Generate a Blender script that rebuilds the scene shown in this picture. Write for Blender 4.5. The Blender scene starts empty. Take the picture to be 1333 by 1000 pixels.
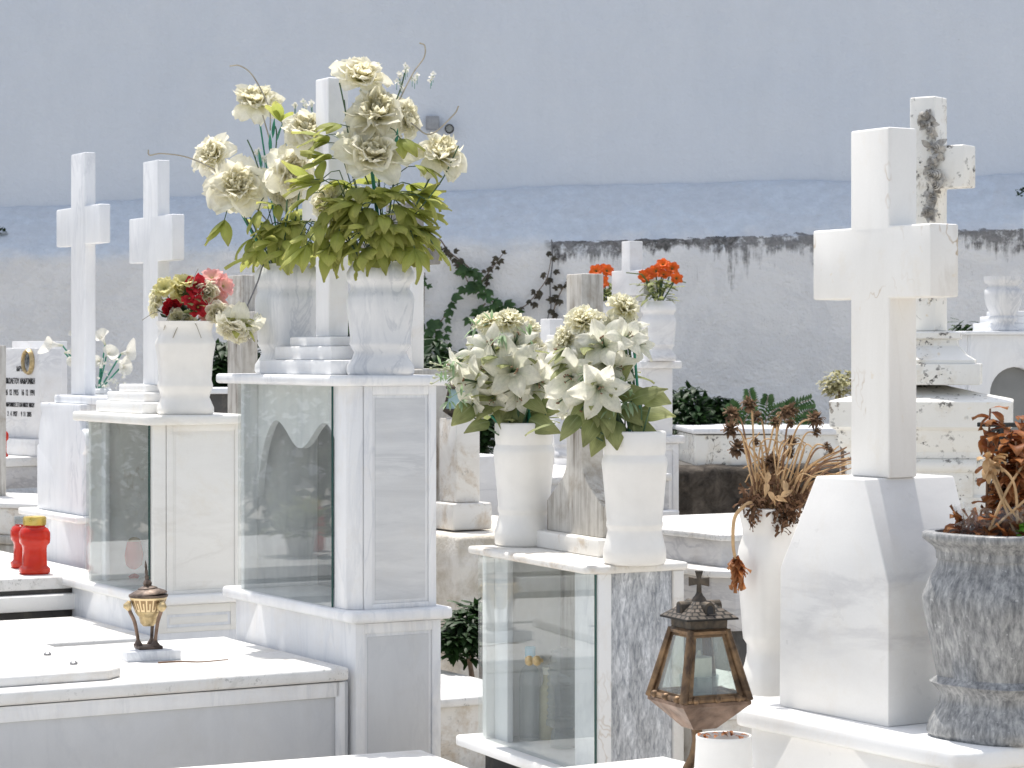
import bpy, bmesh, math, random
from mathutils import Vector, Matrix, noise as mnoise
random.seed(7)
R = math.radians
SC = bpy.context.scene
COL = SC.collection
# camera model of the photograph (pixels of the 1333 x 1000 frame)
F, CX, HY, EYE = 3200.0, 666.5, 460.0, 1.6
def P(px, py, Z):
    return Vector(((px-CX)/F*Z, Z, EYE-(py-HY)/F*Z))
ZUP = Vector((0, 0, 1))

class Fr:
    """local frame of a grave: u runs along the row, v from head to foot"""
    def __init__(s, x, y, deg):
        a = R(deg); s.o = Vector((x, y, 0)); s.deg = deg
        s.U = Vector((-math.sin(a), math.cos(a), 0)); s.V = Vector((-math.cos(a), -math.sin(a), 0))
    def w(s, u, v, z=0): return s.o + s.U*u + s.V*v + ZUP*z
    def M(s):
        return Matrix(((s.U.x, s.V.x, 0, s.o.x), (s.U.y, s.V.y, 0, s.o.y), (0, 0, 1, 0), (0, 0, 0, 1)))
    def ua(s, px, v=0):
        k = (px-CX)/F; b = s.o+s.V*v
        return (k*b.y-b.x)/(s.U.x-k*s.U.y)
    def va(s, px, u=0):
        k = (px-CX)/F; b = s.o+s.U*u
        return (k*b.y-b.x)/(s.V.x-k*s.V.y)
    def za(s, u, v, py): return EYE-(py-HY)/F*s.w(u, v).y
    def sub(s, u, v, ddeg=0):
        q = s.w(u, v); return Fr(q.x, q.y, s.deg+ddeg)
def fr_px(px, Z, deg): return Fr((px-CX)/F*Z, Z, deg)
WORLD = Fr(0, 0, -90)   # U=+x, V=+y  (v grows away from the camera)

# ------------------------------------------------------------- mesh builder
OFFS = {}
class MB:
    def __init__(s):
        s.bm = bmesh.new(); s.uv = s.bm.loops.layers.uv.new('UVMap')
    def _mat(s, faces, mi):
        for f in faces: f.material_index = mi
    def box(s, fr, u0, u1, v0, v1, z0, z1, b=.004, seg=2, mi=0):
        M = fr.M() @ Matrix.Translation(((u0+u1)/2, (v0+v1)/2, (z0+z1)/2)) @ Matrix.Diagonal((abs(u1-u0), abs(v1-v0), abs(z1-z0), 1))
        r = bmesh.ops.create_cube(s.bm, size=1, matrix=M)
        vs = r['verts']; fs = {f for v in vs for f in v.link_faces}
        s._mat(fs, mi)
        b = min(b, abs(u1-u0)*.3, abs(v1-v0)*.3, abs(z1-z0)*.3)
        if b > 0:
            es = list({e for v in vs for e in v.link_edges})
            bmesh.ops.bevel(s.bm, geom=es, offset=b, segments=seg, affect='EDGES', profile=.5, material=mi)
        return s
    def loft(s, rings, closed=True, caps=(True, True), mi=0):
        vr = [[s.bm.verts.new(p) for p in r] for r in rings]
        n = len(vr[0])
        for a, b in zip(vr, vr[1:]):
            for i in range(n if closed else n-1):
                f = s.bm.faces.new((a[i], a[(i+1) % n], b[(i+1) % n], b[i])); f.material_index = mi
        if caps[0]: s.bm.faces.new(list(reversed(vr[0]))).material_index = mi
        if caps[1]: s.bm.faces.new(vr[-1]).material_index = mi
        return s
    def lathe(s, M, prof, n=40, p=2.0, mi=0, caps=(True, True)):
        rings = []
        for r, z in prof:
            ring = []
            for i in range(n):
                a = 2*math.pi*(i+.5)/n; c, d = math.cos(a), math.sin(a)
                k = r if p == 2 else r/((abs(c)**p+abs(d)**p)**(1/p))
                ring.append(M @ Vector((k*c, k*d, z)))
            rings.append(ring)
        return s.loft(rings, True, caps, mi)
    def tube(s, pts, r, n=6, r2=None, mi=0, caps=True):
        pts = [Vector(p) for p in pts]; m = len(pts); rings = []
        for i, p in enumerate(pts):
            t = (pts[min(i+1, m-1)]-pts[max(i-1, 0)])
            t = t.normalized() if t.length > 1e-9 else ZUP
            a = t.orthogonal().normalized() if i == 0 else (pa - t*pa.dot(t)).normalized()
            pa = a; b = t.cross(a)
            rr = r if r2 is None else r+(r2-r)*i/(m-1)
            rings.append([p+(a*math.cos(2*math.pi*k/n)+b*math.sin(2*math.pi*k/n))*rr for k in range(n)])
        return s.loft(rings, True, (caps, caps), mi)
    def prism(s, fr, poly, v0, v1, b=.004, mi=0):
        """polygon in the u,z plane (counter-clockwise seen from +v is fine) extruded from v0 to v1"""
        lo = [s.bm.verts.new(fr.w(u, v0, z)) for u, z in poly]
        hi = [s.bm.verts.new(fr.w(u, v1, z)) for u, z in poly]
        n = len(poly); fs = []
        for i in range(n):
            fs.append(s.bm.faces.new((lo[i], lo[(i+1) % n], hi[(i+1) % n], hi[i])))
        fs.append(s.bm.faces.new(list(reversed(lo)))); fs.append(s.bm.faces.new(hi))
        s._mat(fs, mi)
        bmesh.ops.recalc_face_normals(s.bm, faces=fs)
        if b > 0:
            es = [e for e in {e for v in lo+hi for e in v.link_edges} if e.calc_face_angle(0) > .3]
            bmesh.ops.bevel(s.bm, geom=es, offset=b, segments=2, affect='EDGES', profile=.5, material=mi)
        return s
    def slabpoly(s, fr, poly, z0, z1, b=.004, mi=0):
        """polygon in the u,v plane extruded in z"""
        lo = [s.bm.verts.new(fr.w(u, v, z0)) for u, v in poly]
        hi = [s.bm.verts.new(fr.w(u, v, z1)) for u, v in poly]
        n = len(poly); fs = []
        for i in range(n):
            fs.append(s.bm.faces.new((lo[i], lo[(i+1) % n], hi[(i+1) % n], hi[i])))
        fs.append(s.bm.faces.new(list(reversed(lo)))); fs.append(s.bm.faces.new(hi))
        s._mat(fs, mi)
        bmesh.ops.recalc_face_normals(s.bm, faces=fs)
        if b > 0:
            es = [e for e in {e for v in lo+hi for e in v.link_edges} if e.calc_face_angle(0) > .3]
            bmesh.ops.bevel(s.bm, geom=es, offset=b, segments=2, affect='EDGES', profile=.5, material=mi)
        return s
    def molding(s, fr, u0, u1, v0, v1, prof, mi=0):
        """rectangular plan swept by profile [(inset, z)]: inset grows outwards"""
        rings = []
        for d, z in prof:
            rings.append([fr.w(u0-d, v0-d, z), fr.w(u1+d, v0-d, z), fr.w(u1+d, v1+d, z), fr.w(u0-d, v1+d, z)])
        return s.loft(rings, True, (True, True), mi)
    def blade(s, M, L, W, tilt=0, curl=0, cup=0, ruf=0, rf=5, ph=0, kind='petal', nu=4, nv=6, mi=0):
        rows = []; r = z = 0.0
        for j in range(nv+1):
            t = j/nv; a = tilt+curl*t
            if j:
                r += math.sin(a)*L/nv; z += math.cos(a)*L/nv
            if kind == 'petal': w = math.sin(math.pi*(.09+.80*t**1.25))
            elif kind == 'lily': w = math.sin(math.pi*(.10+.86*t**1.05))
            elif kind == 'notch': w = math.sin(math.pi*(.06+.68*t))
            elif kind == 'heart': w = math.sin(math.pi*(.10+.88*t**.62))
            else: w = math.sin(math.pi*(.04+.93*t**.85))
            w *= W*.5; row = []
            for i in range(nu+1):
                q = i/nu*2-1
                off = cup*q*q*w + ruf*L*t*t*math.sin(rf*q+ph)*(.35+abs(q)) + ruf*.5*L*t*math.sin(9*t+ph*2)*q
                tt = 1.0
                if kind == 'petal': tt = 1-.10*q*q*t*math.cos(rf*1.7*q+ph)
                row.append(s.bm.verts.new(M @ Vector((r*tt-math.cos(a)*off, q*w, z*tt+math.sin(a)*off))))
            rows.append(row)
        for j in range(nv):
            for i in range(nu):
                f = s.bm.faces.new((rows[j][i], rows[j][i+1], rows[j+1][i+1], rows[j+1][i])); f.material_index = mi
                uvs = ((i/nu, j/nv), ((i+1)/nu, j/nv), ((i+1)/nu, (j+1)/nv), (i/nu, (j+1)/nv))
                for lp, c in zip(f.loops, uvs): lp[s.uv].uv = c
        return s
    def mesh(s, name, mats, off=None, smooth=45):
        me = bpy.data.meshes.new(name)
        if off is not None: bmesh.ops.translate(s.bm, verts=s.bm.verts, vec=-Vector(off))
        s.bm.normal_update(); s.bm.to_mesh(me); s.bm.free()
        for m in (mats if isinstance(mats, (list, tuple)) else [mats]): me.materials.append(m)
        if smooth is not None:
            me.shade_smooth()
            if smooth < 180: me.set_sharp_from_angle(angle=R(smooth))
        return me
    def part(s, name, mats, parent, smooth=45, label=None):
        off = OFFS[parent.name]
        o = bpy.data.objects.new(name, s.mesh(name, mats, off, smooth)); COL.objects.link(o)
        o.parent = parent; OFFS[o.name] = off
        if label: o['label'] = label
        return o
    def thing(s, name, mats, loc, label, cat, group=None, smooth=45):
        o = bpy.data.objects.new(name, s.mesh(name, mats, loc, smooth)); COL.objects.link(o)
        o.location = loc; OFFS[o.name] = Vector(loc); o['label'] = label; o['category'] = cat
        if group: o['group'] = group
        return o
    def structure(s, name, mats, smooth=45, kind='structure'):
        o = bpy.data.objects.new(name, s.mesh(name, mats, None, smooth)); COL.objects.link(o)
        o['kind'] = kind; return o

def thing(name, label, cat, loc, group=None):
    o = bpy.data.objects.new(name, None); COL.objects.link(o); o.empty_display_size = .05
    o.location = loc; OFFS[o.name] = Vector(loc)
    o['label'] = label; o['category'] = cat
    if group: o['group'] = group
    return o
def inst(name, me, parent, pos, direction, scale, roll=0.0):
    """one shared-mesh part placed at a world position, its +Z pointing along direction"""
    o = bpy.data.objects.new(name, me); COL.objects.link(o); o.parent = parent
    q = Vector(direction).normalized().to_track_quat('Z', 'Y').to_matrix().to_4x4()
    o.matrix_local = Matrix.Translation(Vector(pos)-OFFS[parent.name]) @ q @ Matrix.Rotation(roll, 4, 'Z') @ Matrix.Diagonal((scale*random.uniform(.88, 1.1), scale*random.uniform(.9, 1.08), scale*random.uniform(.85, 1.2), 1))
    OFFS[o.name] = OFFS[parent.name]
    return o
def dirM(pos, d, up=ZUP):
    """matrix whose +X is d (blades grow along +X when tilt is 90 degrees)"""
    d = Vector(d).normalized(); z = (up - d*up.dot(d))
    z = z.normalized() if z.length > 1e-4 else d.orthogonal().normalized()
    y = z.cross(d)
    return Matrix(((d.x, y.x, z.x, pos[0]), (d.y, y.y, z.y, pos[1]), (d.z, y.z, z.z, pos[2]), (0, 0, 0, 1)))
def axM(pos, d, roll=0):
    q = Vector(d).normalized().to_track_quat('Z', 'Y').to_matrix().to_4x4()
    return Matrix.Translation(pos) @ q @ Matrix.Rotation(roll, 4, 'Z')
def bez(pts, n=14):
    """Catmull-Rom through points"""
    pts = [Vector(p) for p in pts]; out = []
    q = [pts[0]*2-pts[1]]+pts+[pts[-1]*2-pts[-2]]
    for i in range(1, len(q)-2):
        for k in range(n):
            t = k/n; a, b, c, d = q[i-1], q[i], q[i+1], q[i+2]
            out.append(.5*((2*b)+(c-a)*t+(2*a-5*b+4*c-d)*t*t+(3*b-a-3*c+d)*t**3))
    out.append(pts[-1]); return out

# ------------------------------------------------------------- materials
class NG:
    def __init__(s, name):
        s.m = bpy.data.materials.new(name); s.m.use_nodes = True; s.t = s.m.node_tree; s.t.nodes.clear()
        s.out = s.t.nodes.new('ShaderNodeOutputMaterial')
    def n(s, ty, **kw):
        nd = s.t.nodes.new('ShaderNode'+ty)
        for k, v in kw.items():
            if k in nd.inputs.keys(): s.put(nd.inputs[k], v)
            else: setattr(nd, k, v)
        return nd
    def put(s, sock, v):
        if hasattr(v, 'is_linked') or hasattr(v, 'links'): s.t.links.new(v, sock)
        elif isinstance(v, (tuple, list)) and len(v) == 3 and sock.type == 'RGBA': sock.default_value = (*v, 1)
        else: sock.default_value = v
    def noise(s, vec, scale, detail=5, rough=.55, dist=0):
        nd = s.n('TexNoise', Scale=scale, Detail=detail, Roughness=rough, Distortion=dist)
        if vec is not None: s.put(nd.inputs['Vector'], vec)
        return nd.outputs['Fac']
    def ramp(s, fac, stops, interp='LINEAR'):
        nd = s.n('ValToRGB'); nd.color_ramp.interpolation = interp
        el = nd.color_ramp.elements
        while len(el) < len(stops): el.new(.5)
        for e, (p, c) in zip(el, stops):
            e.position = p; e.color = (c, c, c, 1) if isinstance(c, (int, float)) else (*c, 1)
        s.put(nd.inputs['Fac'], fac); return nd.outputs['Color']
    def mix(s, fac, a, b, blend='MIX'):
        nd = s.t.nodes.new('ShaderNodeMix'); nd.data_type = 'RGBA'; nd.blend_type = blend
        s.put(nd.inputs[0], fac); s.put(nd.inputs[6], a); s.put(nd.inputs[7], b); return nd.outputs[2]
    def math(s, op, a, b=0.0):
        nd = s.n('Math', operation=op); s.put(nd.inputs[0], a); s.put(nd.inputs[1], b); return nd.outputs[0]
    def co(s, scale=(1, 1, 1), rot=(0, 0, 0), out='Object'):
        tc = s.n('TexCoord'); mp = s.n('Mapping'); s.put(mp.inputs['Vector'], tc.outputs[out])
        mp.inputs['Scale'].default_value = scale; mp.inputs['Rotation'].default_value = rot
        return mp.outputs[0]
    def bump(s, h, strength=.2, dist=.01, normal=None):
        nd = s.n('Bump', Strength=strength, Distance=dist); s.put(nd.inputs['Height'], h)
        if normal is not None: s.put(nd.inputs['Normal'], normal)
        return nd.outputs[0]
    def pbr(s, color, rough=.5, normal=None, metal=0, spec=.5, **kw):
        b = s.n('BsdfPrincipled'); s.put(b.inputs['Base Color'], color); s.put(b.inputs['Roughness'], rough)
        b.inputs['Metallic'].default_value = metal; b.inputs['Specular IOR Level'].default_value = spec
        if normal is not None: s.put(b.inputs['Normal'], normal)
        for k, v in kw.items(): s.put(b.inputs[k.replace('_', ' ')], v)
        return b.outputs[0]
    def end(s, sh): s.t.links.new(sh, s.out.inputs['Surface']); return s.m

def marble(name, base, vein, vscale=2.5, vamt=.5, stretch=(1, 1, 1), rot=(0, 0, 0), cloud=.25, rough=.38,
           dirt=0., dcol=(.32, .25, .16), dscale=7., speck=0., scol=(.05, .045, .04), sscale=55., streak=0., strcol=(.25, .2, .15),
           width=.05, vdist=1.4, bump=.05, crack=0., ccol=(.42, .30, .17)):
    g = NG(name); co = g.co(stretch, rot); pl = g.co()
    n1 = g.noise(co, vscale, 7, .6, vdist)
    v = g.ramp(n1, [(.5-width, 0), (.5, 1), (.5+width, 0)])
    msk = g.ramp(g.noise(co, vscale*.6, 2), [(.42, 0), (.62, 1)])
    v = g.math('MULTIPLY', v, msk)
    cl = g.ramp(g.noise(co, vscale*1.3, 6, .65, .6), [(.35, 0), (.7, 1)])
    c = g.mix(g.math('MULTIPLY', cl, cloud), base, vein)
    c = g.mix(g.math('MULTIPLY', v, vamt), c, vein)
    if streak:
        sc = g.co((22, 22, 1.6))
        st = g.ramp(g.noise(sc, 1.6, 6, .7), [(.44, 0), (.66, 1)])
        st = g.math('MULTIPLY', st, g.ramp(g.noise(pl, 5, 3), [(.35, 0.1), (.6, 1)]))
        c = g.mix(g.math('MULTIPLY', st, streak), c, strcol)
    if dirt:
        d = g.ramp(g.noise(pl, dscale, 9, .72, .4), [(.51, 0), (.70, 1)])
        c = g.mix(g.math('MULTIPLY', d, dirt), c, dcol)
    if speck:
        d = g.ramp(g.noise(pl, sscale, 4, .7), [(.565, 0), (.62, 1)])
        d = g.math('MULTIPLY', d, g.ramp(g.noise(pl, 6, 4, .6), [(.48, 0), (.62, 1)]))
        c = g.mix(g.math('MULTIPLY', d, speck), c, scol)
    if crack:   # thin rusty hairlines in a few places
        k = g.ramp(g.noise(g.co((1, 1, .6), (.3, .4, 0)), 3.0, 5, .6, .3), [(.492, 0), (.5, 1), (.508, 0)])
        k = g.math('MULTIPLY', k, g.ramp(g.noise(pl, 3.1, 3), [(.54, 0), (.62, 1)]))
        c = g.mix(g.math('MULTIPLY', k, crack), c, ccol)
        k = g.ramp(g.noise(pl, 16, 5, .6), [(.66, 0), (.74, 1)])
        c = g.mix(g.math('MULTIPLY', k, crack*.5), c, (.66, .54, .34))
    fine = g.noise(pl, 160, 4, .7)
    c = g.mix(.06, c, g.ramp(fine, [(.3, .55), (.7, 1.)]), 'MULTIPLY')
    h = g.math('ADD', g.noise(pl, 240, 3), g.math('MULTIPLY', g.noise(pl, 9, 3), 2.))
    rg = g.ramp(g.noise(pl, 12, 4), [(.3, rough-.08), (.7, rough+.14)])
    return g.end(g.pbr(c, rg, g.bump(h, bump, .004), 0, .35))

M_vault = marble('marble_vault', (.80, .80, .80), (.52, .54, .58), 2.2, .45, (3.2, 3.2, .55), (0, 0, 0), .32, .36, dirt=.16, dcol=(.6, .5, .36))
M_band = marble('marble_banded', (.66, .665, .665), (.42, .43, .45), 3.2, .45, (.5, .5, 3.6), (0, 0, 0), .6, .42, dirt=.1, dcol=(.55, .47, .36))
M_honed = marble('marble_honed', (.60, .605, .61), (.47, .48, .5), 2.4, .25, (2.2, 2.2, .7), (0, 0, 0), .4, .6, dirt=.14, dcol=(.45, .42, .36))
M_vase = marble('marble_vase_grey', (.72, .72, .72), (.42, .44, .48), 3.2, .6, (2.6, 2.6, .8), (.3, 0, 0), .42, .34)
M_cream = marble('marble_cream', (.81, .80, .77), (.56, .53, .48), 2.2, .5, (1.9, 1.9, .5), (.25, .2, 0), .22, .36, dirt=.22, dcol=(.66, .53, .33), dscale=5, width=.045, vdist=.5, crack=.9)
M_creampl = marble('marble_cream_plain', (.80, .79, .755), (.60, .58, .54), 2.6, .35, (.8, .8, 2.4), (0, 0, .3), .22, .38, dirt=.2, dcol=(.62, .52, .36), dscale=5, width=.05, vdist=.4)
M_creamgr = marble('marble_grey_vein', (.80, .79, .765), (.54, .53, .53), 2.0, .5, (.8, .8, 2.6), (.5, .6, 0), .22, .34, dirt=.14, dcol=(.6, .5, .35), width=.055, vdist=.35)
M_blue = marble('marble_cool', (.79, .80, .815), (.52, .54, .58), 2.6, .6, (2.2, 2.2, .6), (.25, .35, 0), .34, .36, dirt=.1, dcol=(.6, .55, .45))
M_white = marble('marble_white', (.83, .825, .81), (.62, .61, .6), 1.8, .25, (1, 1, 1), (0, 0, 0), .08, .38, dirt=.25, dcol=(.62, .50, .35), dscale=5, crack=.4)
M_slab = marble('marble_slab', (.74, .735, .72), (.5, .49, .47), 2.6, .5, (1, 1, 1), (0, 0, .5), .3, .42, dirt=.45, dcol=(.5, .42, .31), dscale=4, speck=.4, sscale=70)
M_stain = marble('marble_stained', (.76, .74, .70), (.52, .48, .42), 2.6, .5, (1, 1, 1), (0, 0, 0), .15, .45, dirt=.75, dcol=(.42, .30, .17), dscale=6, speck=.25)
M_weather = marble('marble_weathered', (.56, .54, .50), (.36, .34, .31), 3, .5, (1, 1, 1), (0, 0, 0), .4, .65, dirt=.65, dcol=(.26, .21, .15), dscale=7, streak=.9, strcol=(.13, .10, .07))
M_mould = marble('marble_mouldy', (.30, .29, .27), (.14, .13, .12), 5, .6, (1, 1, 1), (0, 0, 0), .6, .75, dirt=.8, dcol=(.06, .055, .05), dscale=13, streak=.8, strcol=(.05, .045, .04))
M_lichen = marble('marble_lichen', (.79, .78, .74), (.6, .57, .5), 2.4, .3, (1, 1, 1), (0, 0, 0), .1, .45, dirt=.45, dcol=(.50, .40, .25), dscale=6, speck=.95, sscale=24, crack=1.0, ccol=(.16, .12, .08))
M_far = marble('marble_far', (.76, .755, .75), (.5, .5, .52), 2.6, .6, (1, 1, 2), (.4, .3, 0), .35, .4, dirt=.22, dcol=(.5, .42, .33))
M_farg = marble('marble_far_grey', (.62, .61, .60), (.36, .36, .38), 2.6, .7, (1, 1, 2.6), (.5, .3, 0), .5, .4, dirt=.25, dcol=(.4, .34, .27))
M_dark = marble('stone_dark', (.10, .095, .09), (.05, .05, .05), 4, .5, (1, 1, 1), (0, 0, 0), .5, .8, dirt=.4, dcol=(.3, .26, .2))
M_recess_shade = marble('marble_recess_shade', (.24, .245, .24), (.15, .15, .155), 3, .4, (1, 1, 1), (0, 0, 0), .4, .5)  # dark marble: shade inside the cabinets is put into its colour
def granite_like(name, dark, light, stretch=(1, 1, 1), rot=(0, 0, 0), sc=16, lo=.40, hi=.64, dist=1.6):
    g = NG(name); co = g.co(stretch, rot)
    n = g.ramp(g.noise(co, sc, 8, .72, dist), [(lo, dark), (hi, light)])
    n2 = g.ramp(g.noise(co, sc*.22, 4, .6, .8), [(.35, .72), (.65, 1.15)])
    c = g.mix(1, n, n2, 'MULTIPLY')
    sp = g.ramp(g.noise(g.co(), 90, 3), [(.66, 0), (.72, 1)])
    c = g.mix(g.math('MULTIPLY', sp, .4), c, (.7, .7, .7))
    return g.end(g.pbr(c, .38, g.bump(g.noise(g.co(), 200, 3), .04, .004), 0, .4))
M_greyp = granite_like('grey_mottled_panel', (.27, .285, .31), (.70, .71, .72), (2.6, 2.6, .75), (.7, .55, .2), 40, .36, .64, .5)
M_greyv = granite_like('grey_mottled_vase', (.135, .14, .148), (.46, .46, .45), (2.8, 2.8, .75), (.65, .5, 0), 32, .36, .68, .3)

def simple(name, col, rough=.5, metal=0, var=.15, scale=30, spec=.5, bump=.0, **kw):
    g = NG(name); co = g.co()
    v = g.ramp(g.noise(co, scale, 5, .6), [(.3, 1-var), (.7, 1+var)])
    c = g.mix(1, col, v, 'MULTIPLY')
    nr = g.bump(g.noise(co, scale*2, 3), bump, .004) if bump else None
    return g.end(g.pbr(c, rough, nr, metal, spec, **kw))
def metal2(name, a, b, scale=18, rough=.42, metal=.85, bump=.25):
    g = NG(name); co = g.co()
    f = g.ramp(g.noise(co, scale, 6, .65, .5), [(.38, 0), (.62, 1)])
    return g.end(g.pbr(g.mix(f, a, b), g.ramp(g.noise(co, scale*1.7, 3), [(.3, rough-.1), (.7, rough+.18)]), g.bump(g.noise(co, scale*5, 4), bump, .003), metal, .5))
M_bronze = metal2('bronze', (.085, .055, .035), (.26, .165, .09), 22, .45, .7)
M_copper = metal2('bronze_bowl', (.13, .085, .06), (.28, .19, .14), 14, .5, .65)
M_dbronze = metal2('bronze_dark', (.045, .04, .034), (.12, .095, .07), 26, .55, .6)
M_gold = metal2('brass_urn', (.40, .30, .15), (.62, .49, .28), 30, .42, .65)
M_browned = metal2('brass_dark', (.075, .055, .045), (.19, .14, .11), 30, .5, .5)
M_iron = metal2('wrought_iron', (.012, .014, .014), (.035, .035, .033), 30, .6, .3)
M_lid = metal2('gold_lid', (.60, .42, .09), (.72, .54, .16), 20, .33, .8, .05)
M_mortar = simple('joint_mortar', (.50, .40, .26), .9, 0, .3, 40)
M_edge = simple('glass_edge', (.02, .07, .06), .15, 0, .1)
M_bolt = simple('bolt_metal', (.22, .22, .23), .4, .7, .2)
M_ceramic = simple('white_ceramic', (.78, .76, .72), .28, 0, .04, 14)
M_black = simple('engraved_letters', (.012, .012, .014), .5, 0, .1)
M_box = simple('grey_box', (.28, .29, .31), .6, 0, .15)
M_blackp = simple('black_plastic', (.02, .02, .022), .4, 0, .1)
M_bluep = simple('blue_plastic', (.10, .42, .60), .4, 0, .2)
M_wick = simple('wax', (.75, .72, .62), .5, 0, .1)
M_soil = simple('soil', (.09, .065, .045), .95, 0, .5, 40, .2, .5)
def glassmat(name, tint=(.93, .96, .955), boost=1.0, rough=.0, ior=1.5, veil=.0):
    g = NG(name)
    tr = g.n('BsdfTransparent', Color=tint).outputs[0]
    gl = g.n('BsdfGlossy', Color=(1, 1, 1), Roughness=rough).outputs[0]
    bf = g.n('NewGeometry').outputs['Backfacing']
    fr = g.n('Fresnel', IOR=g.math('ADD', ior, g.math('MULTIPLY', bf, 1/ior-ior))).outputs[0]
    if boost != 1: fr = g.math('MULTIPLY', fr, boost)
    mx = g.n('MixShader'); g.put(mx.inputs[0], fr); g.put(mx.inputs[1], tr); g.put(mx.inputs[2], gl)
    o = mx.outputs[0]
    if veil:  # pale diffuse veil mixed in to lighten the glass, a painted sheen
        d = g.n('BsdfDiffuse', Color=(.7, .72, .7)).outputs[0]
        m2 = g.n('MixShader')
        g.put(m2.inputs[0], g.math('MULTIPLY', g.ramp(g.noise(g.co((1, 1, .5)), 5, 6, .7), [(.35, .3), (.75, 1)]), veil))
        g.put(m2.inputs[1], o); g.put(m2.inputs[2], d); o = m2.outputs[0]
    return g.end(o)
M_glass = glassmat('pane_glass', (.96, .975, .97), .7, 0, 1.5, .12)
M_lglass = glassmat('lantern_glass', (.84, .90, .86), 1.0, .03, 1.5, .42)
M_wrap = glassmat('clear_wrap', (.93, .94, .95), 1.2, .08, 1.45, .06)
M_jar = glassmat('jar_glass', (.70, .76, .78), 1.0, .04, 1.5, .18)
def thin(name, stops, trans=.35, rough=.55, nscale=9, nvar=.18, tcol=None, vein=None, vcol=(.2, .25, .1)):
    """leaf or petal: colour along its length (UV v), light passes through"""
    g = NG(name); uv = g.n('UVMap').outputs[0]; sp = g.n('SeparateXYZ'); g.put(sp.inputs[0], uv)
    c = g.ramp(sp.outputs['Y'], stops)
    ln = g.n('Mapping'); g.put(ln.inputs['Vector'], uv); ln.inputs['Scale'].default_value = (14, 1.2, 1)
    oi = g.n('ObjectInfo').outputs['Random']
    st = g.ramp(g.noise(ln.outputs[0], 2.2, 4), [(.3, 1-nvar), (.7, 1.0)])
    c = g.mix(1, c, st, 'MULTIPLY')
    v2 = g.ramp(g.noise(g.co(), nscale, 4), [(.3, 1-nvar), (.7, 1+nvar*.5)])
    c = g.mix(1, c, v2, 'MULTIPLY')
    c = g.mix(1, c, g.ramp(oi, [(0, (.93, .92, .87)), (.5, (.99, .985, .96)), (1, (1.06, 1.05, 1.03))]), 'MULTIPLY')
    if vein:
        d = g.math('ABSOLUTE', g.math('SUBTRACT', sp.outputs['X'], .5))
        w = g.ramp(d, [(0, 1), (vein, 0)])
        fd = g.ramp(sp.outputs['Y'], [(0, 1), (.75, 0)])
        c = g.mix(g.math('MULTIPLY', g.math('MULTIPLY', w, fd), .75), c, vcol)
    a = g.pbr(c, rough, g.bump(g.noise(ln.outputs[0], 4, 4), .25, .002), 0, .3)
    if trans:
        t = g.n('BsdfTranslucent'); g.put(t.inputs['Color'], c if tcol is None else g.mix(1, c, tcol, 'MULTIPLY'))
        mx = g.n('MixShader'); mx.inputs[0].default_value = trans; g.put(mx.inputs[1], a); g.put(mx.inputs[2], t.outputs[0]); a = mx.outputs[0]
    return g.end(a)
M_peony = thin('peony_petal', [(0, (.70, .70, .36)), (.3, (.88, .86, .68)), (.75, (.93, .91, .81)), (1, (.93, .90, .77))], .52, nvar=.08)
M_peonyi = thin('peony_inner_petal', [(0, (.74, .70, .36)), (.5, (.88, .84, .62)), (1, (.93, .90, .74))], .55, nvar=.08)
M_lily = thin('lily_petal', [(0, (.40, .48, .22)), (.25, (.84, .84, .72)), (.8, (.92, .91, .83)), (1, (.90, .88, .77))], .5, vein=.12, vcol=(.46, .53, .38), nvar=.12)
M_carn = thin('carnation_petal', [(0, (.60, .56, .22)), (.6, (.90, .87, .66)), (1, (.93, .91, .77))], .5, nvar=.08)
M_calla = thin('calla_petal', [(0, (.66, .68, .5)), (.4, (.82, .81, .77)), (1, (.82, .81, .76))], .25, nvar=.08)
M_red = thin('red_petal', [(0, (.30, .01, .02)), (1, (.62, .02, .035))], .25)
M_pink = thin('pink_petal', [(0, (.86, .66, .52)), (.5, (.88, .54, .46)), (1, (.84, .42, .42))], .4, nvar=.1)
M_yellow = thin('yellow_petal', [(0, (.66, .64, .24)), (1, (.86, .80, .44))], .4, nvar=.1)
M_wrose = thin('white_rose_petal', [(0, (.74, .74, .46)), (1, (.92, .87, .77))], .45, nvar=.08)
M_orange = thin('orange_petal', [(0, (.75, .30, .03)), (.5, (.85, .20, .025)), (1, (.82, .15, .03))], .35, nvar=.1)
M_oleaf = thin('peony_leaf', [(0, (.36, .42, .09)), (.5, (.45, .50, .13)), (1, (.58, .58, .19))], .52, .6, 14, .22, vein=.07, vcol=(.36, .38, .16))
M_dleaf = thin('lily_leaf', [(0, (.20, .26, .09)), (.5, (.34, .38, .16)), (1, (.46, .48, .22))], .46, .55, 14, .35, vein=.06, vcol=(.34, .38, .2))
M_bush = thin('bush_leaf', [(0, (.015, .04, .012)), (1, (.035, .085, .022))], .2, .5, 6, .45)
M_ivy = thin('ivy_leaf', [(0, (.03, .085, .025)), (1, (.075, .15, .045))], .2, .45, 6, .4)
M_ivydry = thin('ivy_leaf_dry', [(0, (.06, .055, .035)), (1, (.11, .09, .06))], .2, .6, 6, .4)
M_brown = thin('dry_leaf', [(0, (.28, .08, .03)), (.5, (.50, .18, .06)), (1, (.62, .30, .13))], .42, .5, 12, .45)
M_dryhead = thin('dry_flower', [(0, (.13, .075, .045)), (1, (.36, .23, .145))], .15, .8, 30, .5)
M_dryred = thin('dry_moss', [(0, (.12, .06, .035)), (1, (.34, .19, .11))], .1, .8, 30, .5)
M_straw = simple('dry_stem', (.47, .31, .16), .75, 0, .3, 25)
M_strawd = simple('dry_stem_dark', (.20, .11, .06), .8, 0, .3, 25)
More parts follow.
